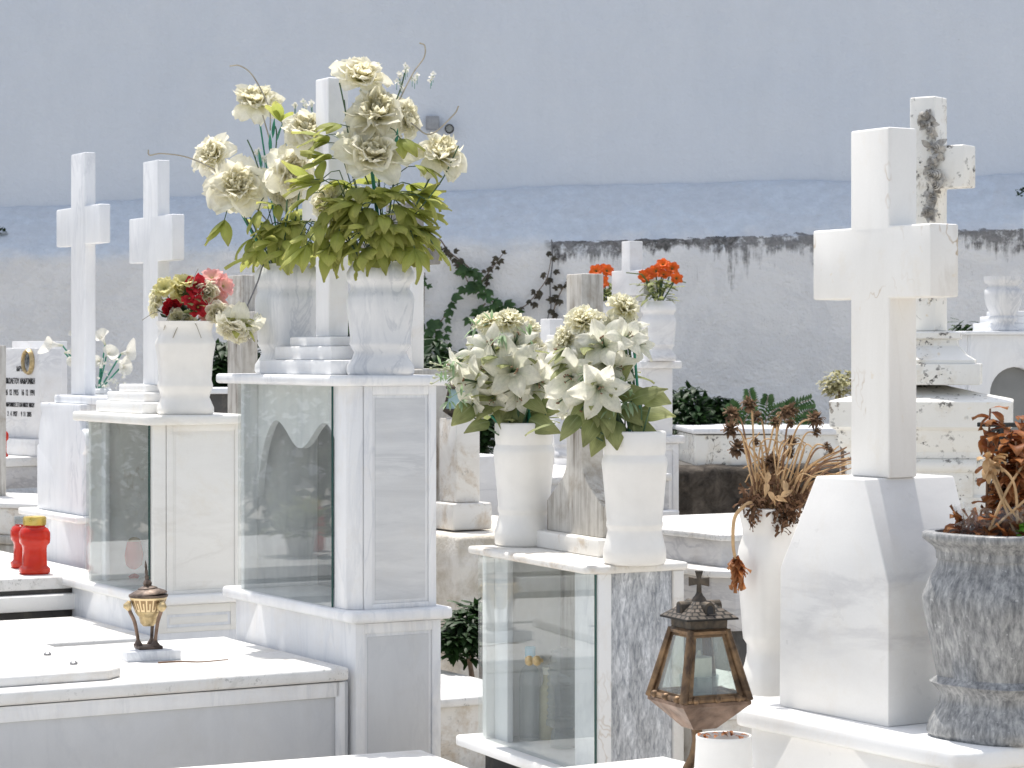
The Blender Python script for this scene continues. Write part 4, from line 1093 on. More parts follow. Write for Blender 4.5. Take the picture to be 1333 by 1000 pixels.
# low tomb at the foot of the wall, dark kerbs, gap slabs
def low_tombs():
    Z = 19.3; k = Z/F; f = Fr(P(905, 0, Z).x, Z, -86); zz = lambda py: EYE-(py-HY)*k
    t = thing('tomb', 'long low white tomb in the shade at the foot of the wall', 'tomb', f.w(.6, .5, 0))
    W = 215*k
    MB().box(f, -.02, W*.52, -.03, 1.2, zz(565), zz(558), .008).part('cover_slab', M_blue, t)
    MB().box(f, W*.53, W, -.03, 1.2, zz(565)-.01, zz(558), .008).part('cover_slab', M_blue, t)
    MB().box(f, .0, W-.02, .0, 1.15, zz(606), zz(565)-.0105, .006).part('side', M_lichen, t)
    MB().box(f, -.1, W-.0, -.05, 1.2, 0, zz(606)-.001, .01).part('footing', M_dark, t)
    # dark stone kerb in front
    Z = 16.8; k = Z/F; f = Fr(P(860, 0, Z).x, Z, -80); zz2 = lambda py: EYE-(py-HY)*k
    t = thing('grave_kerb', 'dark rough stone kerb in shade below the long low white tomb', 'grave', f.w(.6, .3, 0))
    b = MB(); b.box(f, .0, 1.35, .0, .5, 0, zz2(611), .03, 3)
    bmesh.ops.subdivide_edges(b.bm, edges=[e for e in b.bm.edges if e.calc_length() > .1], cuts=14, use_grid_fill=True)
    for v in b.bm.verts: v.co += Vector((mnoise.noise(v.co*6), mnoise.noise(v.co*6+Vector((7, 0, 0))), .6*mnoise.noise(v.co*6+Vector((0, 7, 0)))))*.05
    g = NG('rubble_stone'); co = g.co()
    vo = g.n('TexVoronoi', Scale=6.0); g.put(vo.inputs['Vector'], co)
    cc = g.mix(g.ramp(g.noise(co, 9, 7, .7, .6), [(.35, 0), (.65, 1)]), (.035, .03, .026), (.17, .145, .12))  # the kerb's shade is put into the dark stone colour
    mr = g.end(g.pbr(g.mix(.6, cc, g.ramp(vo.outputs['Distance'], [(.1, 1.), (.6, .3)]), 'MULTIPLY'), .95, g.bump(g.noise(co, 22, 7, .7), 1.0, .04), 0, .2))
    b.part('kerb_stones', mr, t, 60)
    # slabs glimpsed between the two cabinets
    Z = 9.35; k = Z/F; f = Fr(P(640, 0, Z).x, Z, 30); 
    S = f.za(0, 0, 905)
    t = thing('grave_slab', 'bright white grave slab glimpsed between the tall cabinet and the glazed grey one', 'grave', f.w(.3, .3, 0))
    MB().box(f, -.0, .85, -.2, .8, S-.035, S, .008).part('cover_slab', M_slab, t)
    MB().box(f, .04, .8, -.15, .76, 0, S-.036, .01).part('bed', M_stain, t)
    f = Fr(P(938, 0, 6.95).x, 6.95, 30)
    t = thing('grave_slab', 'bright white grave slab glimpsed between the bronze lantern and the tall white vase', 'grave', f.w(.3, -.3, 0))
    MB().box(f, 0, 1.3, -.5, .0, .56, .595, .008).part('cover_slab', M_slab, t)
    MB().box(f, .03, 1.27, -.47, -.03, 0, .5595, .01).part('bed', M_stain, t)
    # blue-grey slab behind the rose vase
    Z = 15.5; k = Z/F; f = Fr(P(283, 0, Z).x, Z, -80); zz3 = lambda py: EYE-(py-HY)*k
    t = thing('grave_slab', 'blue-grey stone slab in shade behind the red rose vase', 'grave', f.w(.2, .3, 0))
    MB().box(f, -.25, .42, 0, .7, zz3(513), zz3(505), .006).part('cover_slab', M_blue, t)
    MB().box(f, -.22, .39, .03, .67, 0, zz3(513)-.0005, .006).part('bed', M_dark, t)
    # small roofed shrine with a faded wreath, far right of the wall plants
    Z = 15.2; k = Z/F; f = Fr(P(1120, 0, Z).x, Z, 70); zz4 = lambda py: EYE-(py-HY)*k
    t = thing('shrine', 'small white stone shrine with slanting roof behind the big cross', 'shrine', f.w(.1, -.1, 0))
    MB().box(f, -.05, .13, -.2, 0, 0, zz4(519), .006).part('post', M_farg, t)
    MB().box(f, -.09, .17, -.24, .04, zz4(519)+.0005, zz4(513), .005).part('shelf', M_far, t)
    MB().box(f, -.02, .11, -.17, -.03, zz4(513)+.0005, zz4(504), .003).part('niche', M_farg, t)
    MB().prism(f, [(.19, zz4(504)), (.19, zz4(500)), (.02, zz4(491)), (-.15, zz4(500)), (-.15, zz4(504)), (.02, zz4(497))], -.24, .04, .003).part('roof', M_far, t)
low_tombs()
# ================================================================ bronze lantern on its stem
def big_lantern():
    Z = 5.75; k = Z/F; c = P(910, 960, Z); zz = lambda py: EYE-(py-HY)*k
    t = thing('lantern', 'bronze roofed grave lantern with cross finial and clear panes on a bent stem', 'lantern', (c.x, Z, SR))
    M0 = Matrix.Translation((c.x, Z, 0)) @ Matrix.Rotation(R(24), 4, 'Z')
    hb, ht = 67*k*.715, 38*k*.70
    zb, zt = zz(911), zz(818)
    def C(i, h, z):  # corner i
        a = R(45+90*i); return M0 @ Vector((h*1.41421*math.cos(a), h*1.41421*math.sin(a), z))
    def ring(h, z): return [C(i, h, z) for i in range(4)]
    def hh(z): return hb+(ht-hb)*(z-zb)/(zt-zb)
    # bowl
    b = MB(); b.loft([ring(.006, zz(950)), ring(.03, zz(947)), ring(hb*.98, zb-.008), ring(hb*1.04, zb-.004), ring(hb*1.04, zb+.004), ring(hb*.9, zb+.006)])
    b.part('bowl', M_copper, t, 20)
    b = MB()
    for i in range(4):
        a, d = C(i, hb, zb+.004), C(i, ht, zt)
        b.tube([a, a.lerp(d, .5), d], .0105, 8, .0085)
    for i in range(4):
        for z, r in ((zb+.010, .0075), (zt-.004, .0075)):
            p, q = C(i, hh(z)*.985, z), C((i+1) % 4, hh(z)*.985, z)
            b.tube([p, p.lerp(q, .5), q], r, 6)
        # flat window surround on each face
        za_, zb_ = zb+.008, zt-.004
        def fq(z, s, ins): return C(i, hh(z)*ins, z).lerp(C((i+1) % 4, hh(z)*ins, z), s)
        rings = []
        for ins in (.985, .955):
            rings.append(([fq(za_, 0, ins), fq(za_, 1, ins), fq(zb_, 1, ins), fq(zb_, 0, ins)], [fq(za_+.014, .13, ins), fq(za_+.014, .87, ins), fq(zb_-.012, .84, ins), fq(zb_-.012, .16, ins)]))
        (o0, i0), (o1, i1) = rings
        O0, I0, I1, O1 = [[b.bm.verts.new(p) for p in r] for r in (o0, i0, i1, o1)]
        for a in range(4):
            c2 = (a+1) % 4
            b.bm.faces.new((O0[a], O0[c2], I0[c2], I0[a])); b.bm.faces.new((I0[a], I0[c2], I1[c2], I1[a])); b.bm.faces.new((I1[a], I1[c2], O1[c2], O1[a]))
        # studs along the lower rail
        for s in (.18, .5, .82):
            p = C(i, hb*1.02, zb+.012).lerp(C((i+1) % 4, hb*1.02, zb+.012), s)
            n = (C(i, 1, 0)+C((i+1) % 4, 1, 0))/2-Vector((c.x, Z, 0)); n.z = 0
            b.lathe(axM(p, n), [(.009, -.004), (.009, .004), (.004, .009), (0, .01)], 10, caps=(True, False))
    fme = b.part('frame', M_bronze, t)
    for i in range(4):
        z0, z1 = zb+.016, zt-.01
        def q(z, s, ins): return C(i, hh(z)*ins, z).lerp(C((i+1) % 4, hh(z)*ins, z), s)
        b = MB()
        o = [q(z0, .07, .955), q(z0, .93, .955), q(z1, .93, .955), q(z1, .07, .955)]
        dz = .016
        n_ = [q(z0+dz, .17, .975), q(z0+dz, .83, .975), q(z1-dz, .83, .975), q(z1-dz, .17, .975)]
        vo = [b.bm.verts.new(p) for p in o]; vn = [b.bm.verts.new(p) for p in n_]
        for a in range(4): b.bm.faces.new((vo[a], vo[(a+1) % 4], vn[(a+1) % 4], vn[a]))
        b.bm.faces.new(vn)
        b.part('pane', M_lglass, t, 10)
    # collar and roof
    b = MB(); b.loft([ring(ht*1.0, zt+.001), ring(ht*1.02, zz(806)), ring(ht*.9, zz(806)+.002)]); b.part('collar', M_dbronze, t, 20)
    zr0, zr1 = zz(806)+.0025, zz(782)
    g = NG('roof_tiles'); uvn = g.n('UVMap').outputs[0]
    br = g.n('TexBrick', Scale=1.0); g.put(br.inputs['Vector'], uvn); br.inputs['Color1'].default_value = (.10, .085, .07, 1); br.inputs['Color2'].default_value = (.17, .14, .115, 1); br.inputs['Mortar'].default_value = (.02, .018, .015, 1)
    br.inputs['Brick Width'].default_value = .16; br.inputs['Row Height'].default_value = .16; br.inputs['Mortar Size'].default_value = .022
    mt = g.end(g.pbr(br.outputs['Color'], .55, g.bump(br.outputs['Fac'], .8, -.006), .5))
    b = MB()
    hr0, hr1 = ht*1.42, ht*.42
    lo = [b.bm.verts.new(p) for p in ring(hr0, zr0+.004)]; hi = [b.bm.verts.new(p) for p in ring(hr1, zr1)]; un = [b.bm.verts.new(p) for p in ring(hr0, zr0)]
    for i in range(4):
        f = b.bm.faces.new((lo[i], lo[(i+1) % 4], hi[(i+1) % 4], hi[i]))
        for lp, uvq in zip(f.loops, ((0, 0), (1, 0), (.75, .8), (.25, .8))): lp[b.uv].uv = uvq
        b.bm.faces.new((un[i], un[(i+1) % 4], lo[(i+1) % 4], lo[i]))
    b.bm.faces.new(list(reversed(un))); b.bm.faces.new(hi)
    rf = b.part('roof', mt, t, 20)
    for i in range(4):   # dormers
        m0 = (C(i, 1, 0)+C((i+1) % 4, 1, 0))/2-Vector((c.x, Z, 0)); m0.normalize()
        p = Vector((c.x, Z, zr0))+m0*ht*.92*1.0
        a = math.atan2(m0.y, m0.x)
        fd = Fr(p.x, p.y, math.degrees(a)+180)   # V = outward
        w = .0135; z0 = zr0+.008; zm = z0+.020; ztp = z0+.033
        arch = [(w*math.cos(R(x)), zm+w*math.sin(R(x))) for x in range(0, 181, 30)]
        b = MB(); b.prism(fd, [(-w*1.0, z0)]+[(w, z0)]+arch, -.035, .010, .001); b.part('dormer', M_dbronze, rf)
        b = MB(); b.prism(fd, [(-w*.6, z0+.004), (w*.6, z0+.004)]+[(w*.6*math.cos(R(x)), zm-.002+w*.6*math.sin(R(x))) for x in range(0, 181, 30)], .0102, .0112, 0); b.part('opening', M_black, rf)
    # finial: ribbed knob then a cross patty
    b = MB(); b.lathe(M0, [(.019, zr1), (.014, zr1+.008), (.010, zr1+.012), (.008, zz(773)), (.006, zz(771))], 14); b.part('finial', M_dbronze, t)
    fx = Fr(c.x, Z, 28-90+62+28)
    z0, z3 = zz(772), zz(743); a0, a1 = zz(761), zz(753); s = 13.5*k; w1, w2 = .006, .0095
    poly = [(w1, z0), (w1*.8, a0), (s, a0-.004), (s, a1+.004), (w1*.8, a1), (w2, z3), (-w2, z3), (-w1*.8, a1), (-s, a1+.004), (-s, a0-.004), (-w1*.8, a0), (-w1, z0)]
    fx = Fr(c.x, Z, 75)
    b = MB(); b.prism(fx, poly, -.005, .005, .0015); b.part('cross', M_dbronze, t)
    # stem with a bend, foot on the slab
    pts = [Vector((c.x-.006, Z, zz(948))), Vector((c.x-.004, Z, zz(965))), Vector((c.x-.012, Z, zz(985))), Vector((c.x-.028, Z, zz(1003))), Vector((c.x-.03, Z, SR+.01)), Vector((c.x-.03, Z, SR))]
    MB().tube(bez(pts, 6), .0135, 10, .012).part('stem', M_bronze, t)
    MB().lathe(Matrix.Translation((c.x-.03, Z, SR)), [(.045, 0), (.045, .006), (.016, .016)], 20).part('foot', M_bronze, t)
    MB().lathe(M0, [(.0, zb+.007), (.042, zb+.007), (.046, zb+.05), (.046, zb+.058), (.041, zb+.058), (.038, zb+.02)], 24, caps=(False, True)).part('candle_cup', M_jar, t)
    MB().lathe(M0, [(.03, zb+.0085), (.03, zb+.10), (.006, zb+.104), (.003, zb+.115)], 18).part('candle', M_wick, t)
    # white pot before it
    Zp = 5.5; kp = Zp/F; q = P(942, 957, Zp); q0 = Vector((q.x, Zp, SR))
    t = thing('white_pot', 'white ceramic pot with thin rim and dry crumbs standing before the bronze lantern', 'pot', q0)
    r = 36.5*kp; h = q.z-SR
    MB().lathe(Matrix.Translation(q0), [(.0, 0), (r*1.08, 0), (r*1.1, .004), (r*1.05, h*.5), (r*.99, h-.01), (r*1.0, h-.002), (r*.985, h), (r*.93, h-.001), (r*.915, h-.012), (r*.95, h*.6)], 48, caps=(False, False)).part('body', M_ceramic, t)
    MB().lathe(Matrix.Translation(q0), [(r*.955, h*.62), (0, h*.64)], 32, caps=(False, False)).part('soil', M_soil, t)
    b = MB()
    for i in range(16):
        a = random.uniform(0, 6.28); rr = r*random.uniform(.2, .93)
        p = q0+Vector((math.cos(a)*rr*.9, abs(math.sin(a))*r*.8, h-.006+random.uniform(0, .008)))
        b.blade(dirM(p, Vector((random.uniform(-1, 1), random.uniform(-1, 1), random.uniform(-.2, .5)))), .018, .012, R(80), 1.0, .4, kind='leaf', nu=2, nv=3)
    b.part('dry_crumbs', M_brown, t)
big_lantern()

# ================================================================ brass tripod urn on the tall cabinet's grave slab
def urn():
    S = .54; py = 858; Z = (EYE-S)*F/(py-HY); k = Z/F; c = P(192, py, Z)
    lidtop = S
    fr = Fr(c.x, Z+.02, 22)
    q = Vector((c.x, Z+.02, S)); zz = lambda py: EYE-(py-HY)*k
    t = thing('incense_urn', 'brass tripod urn with key pattern and spired lid on a small marble block', 'urn', q)
    zb = zz(845)
    MB().box(fr, -.085, .085, -.095, .095, S, zb, .003).part('marble_base', M_blue, t)
    MB().box(fr, -.042, .042, -.042, .042, zb, zb+.012, .003).part('foot_plate', M_browned, t)
    M = Matrix.Translation((q.x, q.y, 0))
    zr = zz(775); z2 = zz(797); z3 = zz(816)
    g = NG('key_pattern_brass'); tc = g.n('UVMap').outputs[0]
    sep = g.n('SeparateXYZ'); g.put(sep.inputs[0], tc)
    # greek key: bars from thresholded repeating coordinates
    X = g.math('MULTIPLY', sep.outputs['X'], 16.0); fx = g.math('FRACT', X); Y = sep.outputs['Y']
    def band(v, a, c): return g.math('MULTIPLY', g.math('GREATER_THAN', v, a), g.math('LESS_THAN', v, c))
    p = band(fx, .0, .22)
    p = g.math('MAXIMUM', p, g.math('MULTIPLY', band(fx, .0, .75), band(Y, .0, .16)))
    p = g.math('MAXIMUM', p, g.math('MULTIPLY', band(fx, .52, .75), band(Y, .0, .62)))
    p = g.math('MAXIMUM', p, g.math('MULTIPLY', band(fx, .22, 1.0), band(Y, .84, 1.0)))
    c = g.mix(p, (.30, .20, .10), (.74, .58, .34))
    mk = g.end(g.pbr(c, .42, g.bump(p, 1.0, .003), .55))
    b = MB(); n = 48; r0, r1 = 17.5*k, 24.5*k
    za, zb2 = z2+.002, zr-.008
    rows = [[b.bm.verts.new(M @ Vector((r*math.cos(6.2832*i/n), r*math.sin(6.2832*i/n), z))) for i in range(n)] for r, z in ((r0, za), ((r0+r1)/2+.001, (za+zb2)/2), (r1, zb2))]
    for j in range(2):
        for i in range(n):
            f = b.bm.faces.new((rows[j][i], rows[j][(i+1) % n], rows[j+1][(i+1) % n], rows[j+1][i]))
            for lp, uvq in zip(f.loops, ((i/n, j/2), ((i+1)/n, j/2), ((i+1)/n, (j+1)/2), (i/n, (j+1)/2))): lp[b.uv].uv = uvq
    b.part('bowl', mk, t)
    MB().lathe(M, [(.001, z3), (7*k, z3+.001), (10.5*k, z3+.012), (12*k, z2-.020), (12.2*k, z2-.018), (14.5*k, z2-.012), (17.2*k, z2-.001), (17.4*k, z2+.0015)], 32).part('bowl_base', M_gold, t)
    MB().lathe(M, [(24.4*k, zr-.0075), (25.5*k, zr-.006), (25.5*k, zr+.001), (22*k, zr+.0015)], 32).part('rim', M_browned, t)
    Ml = M @ Matrix.Translation((0, 0, zr+.002)) @ Matrix.Rotation(R(-5), 4, 'Y')
    ld = MB().lathe(Ml, [(24*k, 0), (25*k, .001), (24*k, .006), (16*k, .016), (13*k, .018), (12.5*k, .022), (9*k, .026), (5*k, .03), (6*k, .038), (4*k, .048), (2.5*k, .052)], 32).part('lid', M_browned, t)
    MB().lathe(Ml, [(2.4*k, .0525), (3.0*k, .06), (1.6*k, .068), (2.2*k, .078), (1.4*k, .088), (1.9*k, .096), (.3*k, .118)], 14).part('spire', M_browned, t)
    for a in (200, 320, 80):
        d = Vector((math.cos(R(a)), math.sin(R(a)), 0)); o = Vector((q.x, q.y, 0))
        b = MB()
        pts = [o+d*25*k+ZUP*(z2+.030), o+d*24.5*k+ZUP*(z2+.005), o+d*18*k+ZUP*(z2-.035), o+d*13.5*k+ZUP*(zb+.030), o+d*13.5*k+ZUP*(zb+.0125)]
        b.tube(bez(pts, 5), 2.7*k, 8, 2.1*k)
        b.part('leg', M_browned if a == 80 else M_copper, t)
        b = MB()   # lion mask at the top of the leg and paw at its foot
        b.lathe(axM(o+d*26.5*k+ZUP*(z2+.022), d), [(1*k, -.012), (6.5*k, -.008), (7*k, .001), (4.5*k, .009), (2.5*k, .016), (0, .017)], 12, caps=(True, False))
        b.part('lion_mask', M_gold, t)
        MB().lathe(M @ Matrix.Translation(d*13.5*k+ZUP*(zb+.0122)), [(6*k, 0), (6*k, .003), (3.6*k, .012), (2.5*k, .018)], 12).part('paw', M_browned, t)
urn()
# thin dry twig lying beside the urn
q = P(252, 860, (EYE-.54)*F/(860-HY)); q.z = .543
MB().tube(bez([P(206, 862.5, (EYE-.543)*F/(862.5-HY)), P(235, 861, (EYE-.543)*F/(861-HY)), P(262, 861.5, (EYE-.543)*F/(861.5-HY)), P(297, 858.5, (EYE-.543)*F/(858.5-HY))], 5), .003, 5, .0018).thing('twig', M_strawd, q, 'thin dry twig lying on the white slab beside the brass urn', 'twig')
# small iron stake with scrolls behind the dry leaves
def stake():
    Z = 9.6; k = Z/F; zz = lambda py: EYE-(py-HY)*k; q = P(1303, 700, Z)
    t = thing('iron_ornament', 'dark wrought iron scroll ornament behind the brown dry leaves', 'ironwork', (q.x, Z, 0))
    MB().box(Fr(q.x, Z, 20), -.014, .014, -.014, .014, 0, zz(556), .003).part('post', M_iron, t)
    MB().box(Fr(q.x, Z, 70), -.09, .09, -.02, .02, zz(556)+.0005, zz(550), .003).part('top_plate', M_iron, t)
    for sx in (-1, 1):
        for y in (575, 640):
            pts = [Vector((q.x+sx*k*(3+ (14-10*(i/22))*abs(math.sin(i*.27))), Z-.01, zz(y)+k*(18-9*i/22)*math.cos(i*.27))) for i in range(22)]
            MB().tube(pts, .008, 6).part('scroll', M_iron, t)
stake()
# ================================================================ flower heads (shared meshes, radius about 1)
rng = random.Random(21)
def head_peony(seed, droop=0.0, full=True):
    g = random.Random(seed); b = MB()
    def layer(n, L, W, tilt, curl, cup, ruf, mi, r0=.05, jit=.2, z0=0.0):
        for i in range(n):
            a = 2*math.pi*(i+g.uniform(-.3, .3))/n
            M = Matrix.Translation((0, 0, z0)) @ Matrix.Rotation(a, 4, 'Z') @ Matrix.Translation((r0, 0, 0)) @ Matrix.Rotation(g.uniform(-.25, .25), 4, 'X')
            l = L*g.uniform(1-jit, 1+jit*.6)
            b.blade(M, l, W*g.uniform(.8, 1.15), R(tilt+g.uniform(-9, 9)), R(curl+g.uniform(-18, 18)), cup*g.uniform(.6, 1.3), ruf*g.uniform(.6, 1.5), g.uniform(4, 7), g.uniform(0, 6), 'petal', 6, 7, mi)
    layer(7, 1.05, .95, 62, 55+droop, .35, .07, 0, .10)
    layer(7, .92, .85, 48, 45, .45, .08, 0, .08)
    layer(9, .84, .70, 38, 30, .5, .08, 0, .06)
    layer(11, .74, .52, 28, 20, .6, .08, 1, .10)
    layer(11, .66, .42, 18, 10, .6, .10, 1, .10)
    layer(9, .58, .34, 8, 6, .6, .12, 1, .05)
    for i in range(5):
        a = i*1.257+.4; b.blade(Matrix.Rotation(a, 4, 'Z') @ Matrix.Translation((.02, 0, -.04)), .45, .2, R(75), R(20), .2, .02, kind='leaf', nu=2, nv=4, mi=2)
    return b.mesh('peony', [M_peony, M_peonyi, M_oleaf], None, 180)
PEO = [head_peony(3), head_peony(5, 25), head_peony(11, 45), head_peony(17, 10)]
def head_lily(seed):
    g = random.Random(seed); b = MB()
    for i in range(6):
        a = math.pi*i/3+g.uniform(-.12, .12)
        M = Matrix.Rotation(a, 4, 'Z') @ Matrix.Translation((.02, 0, 0 if i % 2 else .03))
        b.blade(M, 1.25*g.uniform(.92, 1.08), .66*g.uniform(.9, 1.1), R(14+g.uniform(-4, 6)), R(82+g.uniform(-22, 30)), -.22*g.uniform(.4, 1.3), .035*g.uniform(.5, 2), 4, g.uniform(0, 6), 'lily', 6, 9, 0)
    for i in range(6):
        a = g.uniform(0, 6.28); d = Vector((math.cos(a)*.16, math.sin(a)*.16, 1)).normalized()
        p0 = Vector((0, 0, .1)); p1 = d*g.uniform(.62, .8)
        b.tube([p0, p0.lerp(p1, .6)+Vector((0, 0, .03)), p1], .014, 5, mi=1)
        b.tube([p1-Vector((.03, .02, 0)), p1+Vector((.03, .02, .01))], .022, 5, mi=2)
    b.lathe(Matrix.Identity(4), [(.0, -.12), (.07, -.1), (.10, 0), (.06, .06)], 8, mi=1)
    return b.mesh('lily', [M_lily, M_stem, M_strawd], None, 180)
LIL = [head_lily(2), head_lily(7), head_lily(13)]
def head_carn(seed, mats, n=4, tight=0):
    g = random.Random(seed); b = MB()
    for k in range(n):
        m = 6+k*2
        for i in range(m):
            M = Matrix.Rotation(6.283*(i+g.random()*.5)/m, 4, 'Z') @ Matrix.Translation((.04, 0, 0)) @ Matrix.Rotation(g.uniform(-.3, .3), 4, 'X')
            b.blade(M, g.uniform(.8, 1.0)*(1-.10*(n-1-k)), .55, R(12+(58-tight)*k/(n-1)), R(18+14*k), .5, .13, g.uniform(6, 9), g.uniform(0, 6), 'petal', 6, 5, 0)
    for i in range(5):
        b.blade(Matrix.Rotation(i*1.257, 4, 'Z') @ Matrix.Translation((.02, 0, -.06)), .5, .2, R(70), R(10), .2, 0, kind='leaf', nu=2, nv=3, mi=1)
    return b.mesh('carnation', [mats, M_dleaf], None, 180)
def head_fluff(seed):
    g = random.Random(seed); b = MB()
    for i in range(46):
        k = i/45; a = i*2.39996
        b.blade(Matrix.Rotation(a, 4, 'Z') @ Matrix.Translation((.05, 0, .02*(1-k))) @ Matrix.Rotation(g.uniform(-.4, .4), 4, 'X'), g.uniform(.85, 1.05)*(.72+.28*k), .42+.12*k, R(4+76*k+g.uniform(-8, 8)), R(8+22*k), .5, .10, g.uniform(6, 9), g.uniform(0, 6), 'notch', 6, 5, 0)
    for i in range(5): b.blade(Matrix.Rotation(i*1.257, 4, 'Z') @ Matrix.Translation((.02, 0, -.06)), .5, .2, R(70), R(10), .2, 0, kind='leaf', nu=2, nv=3, mi=1)
    return b.mesh('carnation', [M_carn, M_dleaf], None, 180)
CAR = [head_fluff(1), head_fluff(4)]
def head_rose(seed, mat, tight=20):
    g = random.Random(seed); b = MB()
    for k in range(5):
        m = (3, 4, 5, 5, 6)[k]
        for i in range(m):
            M = Matrix.Rotation(6.283*(i+k*.37+g.random()*.3)/m, 4, 'Z') @ Matrix.Translation((.05+.07*k, 0, .03*(4-k)))
            b.blade(M, .78-.03*k, .38+.13*k, R(-6+(10+tight*.5)*k*.5), R(8+11*k), 1.1, .03, 5, g.uniform(0, 6), 'petal', 6, 6, 0)
    for i in range(4):
        b.blade(Matrix.Rotation(i*1.57, 4, 'Z') @ Matrix.Translation((.02, 0, -.03)), .6, .2, R(60), R(40), .2, 0, kind='leaf', nu=2, nv=3, mi=1)
    return b.mesh('rose', [mat, M_dleaf], None, 180)
ROSE = {k: head_rose(i+2, m, t) for i, (k, m, t) in enumerate((('white', M_wrose, 20), ('red', M_red, 30), ('yellow', M_yellow, 30), ('pink', M_pink, 34), ('cream', M_carn, 20)))}
def head_open(seed, mat, n=5, core=M_carn, kind='notch'):
    g = random.Random(seed); b = MB()
    for k in range(2):
        for i in range(n):
            M = Matrix.Rotation(6.283*(i+.5*k)/n+g.uniform(-.15, .15), 4, 'Z') @ Matrix.Translation((.06, 0, .04*k))
            b.blade(M, 1.0-.22*k, .85, R(50-18*k), R(38), .2, .09, 5, g.uniform(0, 6), kind, 5, 5, 0)
    b.lathe(Matrix.Identity(4), [(.06, 0), (.12, .1), (.08, .18), (0, .2)], 8, mi=1, caps=(True, False))
    return b.mesh('blossom', [mat, core], None, 180)
OPEN = {'pink': head_open(3, M_pink), 'red': head_open(4, M_red), 'yellow': head_open(5, M_yellow, 7, M_carn, 'petal'), 'orange': head_open(6, M_orange, 6, M_yellow, 'petal')}
def head_calla(seed):
    g = random.Random(seed); b = MB(); n = 22; rows = []
    for j in range(9):
        t = j/8; row = []
        for i in range(n+1):
            a = 2*math.pi*i/n*1.0
            tip = max(0, math.cos(a/1-math.pi))**3
            r = .07+.13*t+.36*t**3
            z = 1.05*t+.42*tip*t**2.2-.10*t**4
            x = r*math.cos(a)*(1+.55*tip*t**2)-.0; y = r*math.sin(a)*(1-.15*tip*t)
            row.append(b.bm.verts.new((x, y, z+.03*math.sin(3*a)*t**3)))
        rows.append(row)
    for j in range(8):
        for i in range(n):
            f = b.bm.faces.new((rows[j][i], rows[j][i+1], rows[j+1][i+1], rows[j+1][i]))
            for lp, q in zip(f.loops, ((i/n, j/8), ((i+1)/n, j/8), ((i+1)/n, (j+1)/8), (i/n, (j+1)/8))): lp[b.uv].uv = q
    b.tube([(0, 0, .1), (0, 0, .5), (.02, 0, .85)], .055, 8, .035, mi=1)
    return b.mesh('calla_lily', [M_calla, M_wick], None, 180)
CAL = [head_calla(1)]

CAMV = Vector((0, 0, EYE))
def facing(p, yaw=0, pitch=0):
    """direction towards the camera turned by yaw (right +) and pitch (up +)"""
    d = (CAMV-p).normalized(); s = Vector((d.y, -d.x, 0)).normalized()*-1
    return (d+s*math.tan(R(yaw))+ZUP*math.tan(R(pitch))).normalized()
def stem(parent, a, c, r, mat, bend=.12, name='stem'):
    a, c = Vector(a), Vector(c); m = a.lerp(c, .55)+Vector((0, 0, bend*(c-a).length))
    MB().tube(bez([a, m, c], 8), r, 5).part(name, mat, parent)
def sprig(b, base, d, n, L, W, spread=1.0, curl=.9, kind='leaf', mi=0, g=rng):
    """a petiole that ends in n leaflets"""
    d = Vector(d).normalized(); tip = base+d*L*.55
    b.tube([base, base.lerp(tip, .5)+ZUP*.01, tip], .0022, 4, mi=1)
    side = d.cross(ZUP); side = side.normalized() if side.length > .01 else Vector((1, 0, 0))
    for i in range(n):
        q = (i-(n-1)/2)/max(1, (n-1)/2) if n > 1 else 0
        dd = (d+side*q*spread+ZUP*g.uniform(-.45, .15)-ZUP*.1*abs(q)).normalized()
        b.blade(dirM(tip, dd, ZUP+d*.3+side*g.uniform(-.5, .5)), L*g.uniform(.75, 1.1)*(1-.12*abs(q)), W*g.uniform(.8, 1.2), R(72+g.uniform(-22, 20)), curl*g.uniform(.3, 1.9), -.3, .045, 4, g.uniform(0, 6), kind, 4, 7, mi)

def Zof(q): return q.y
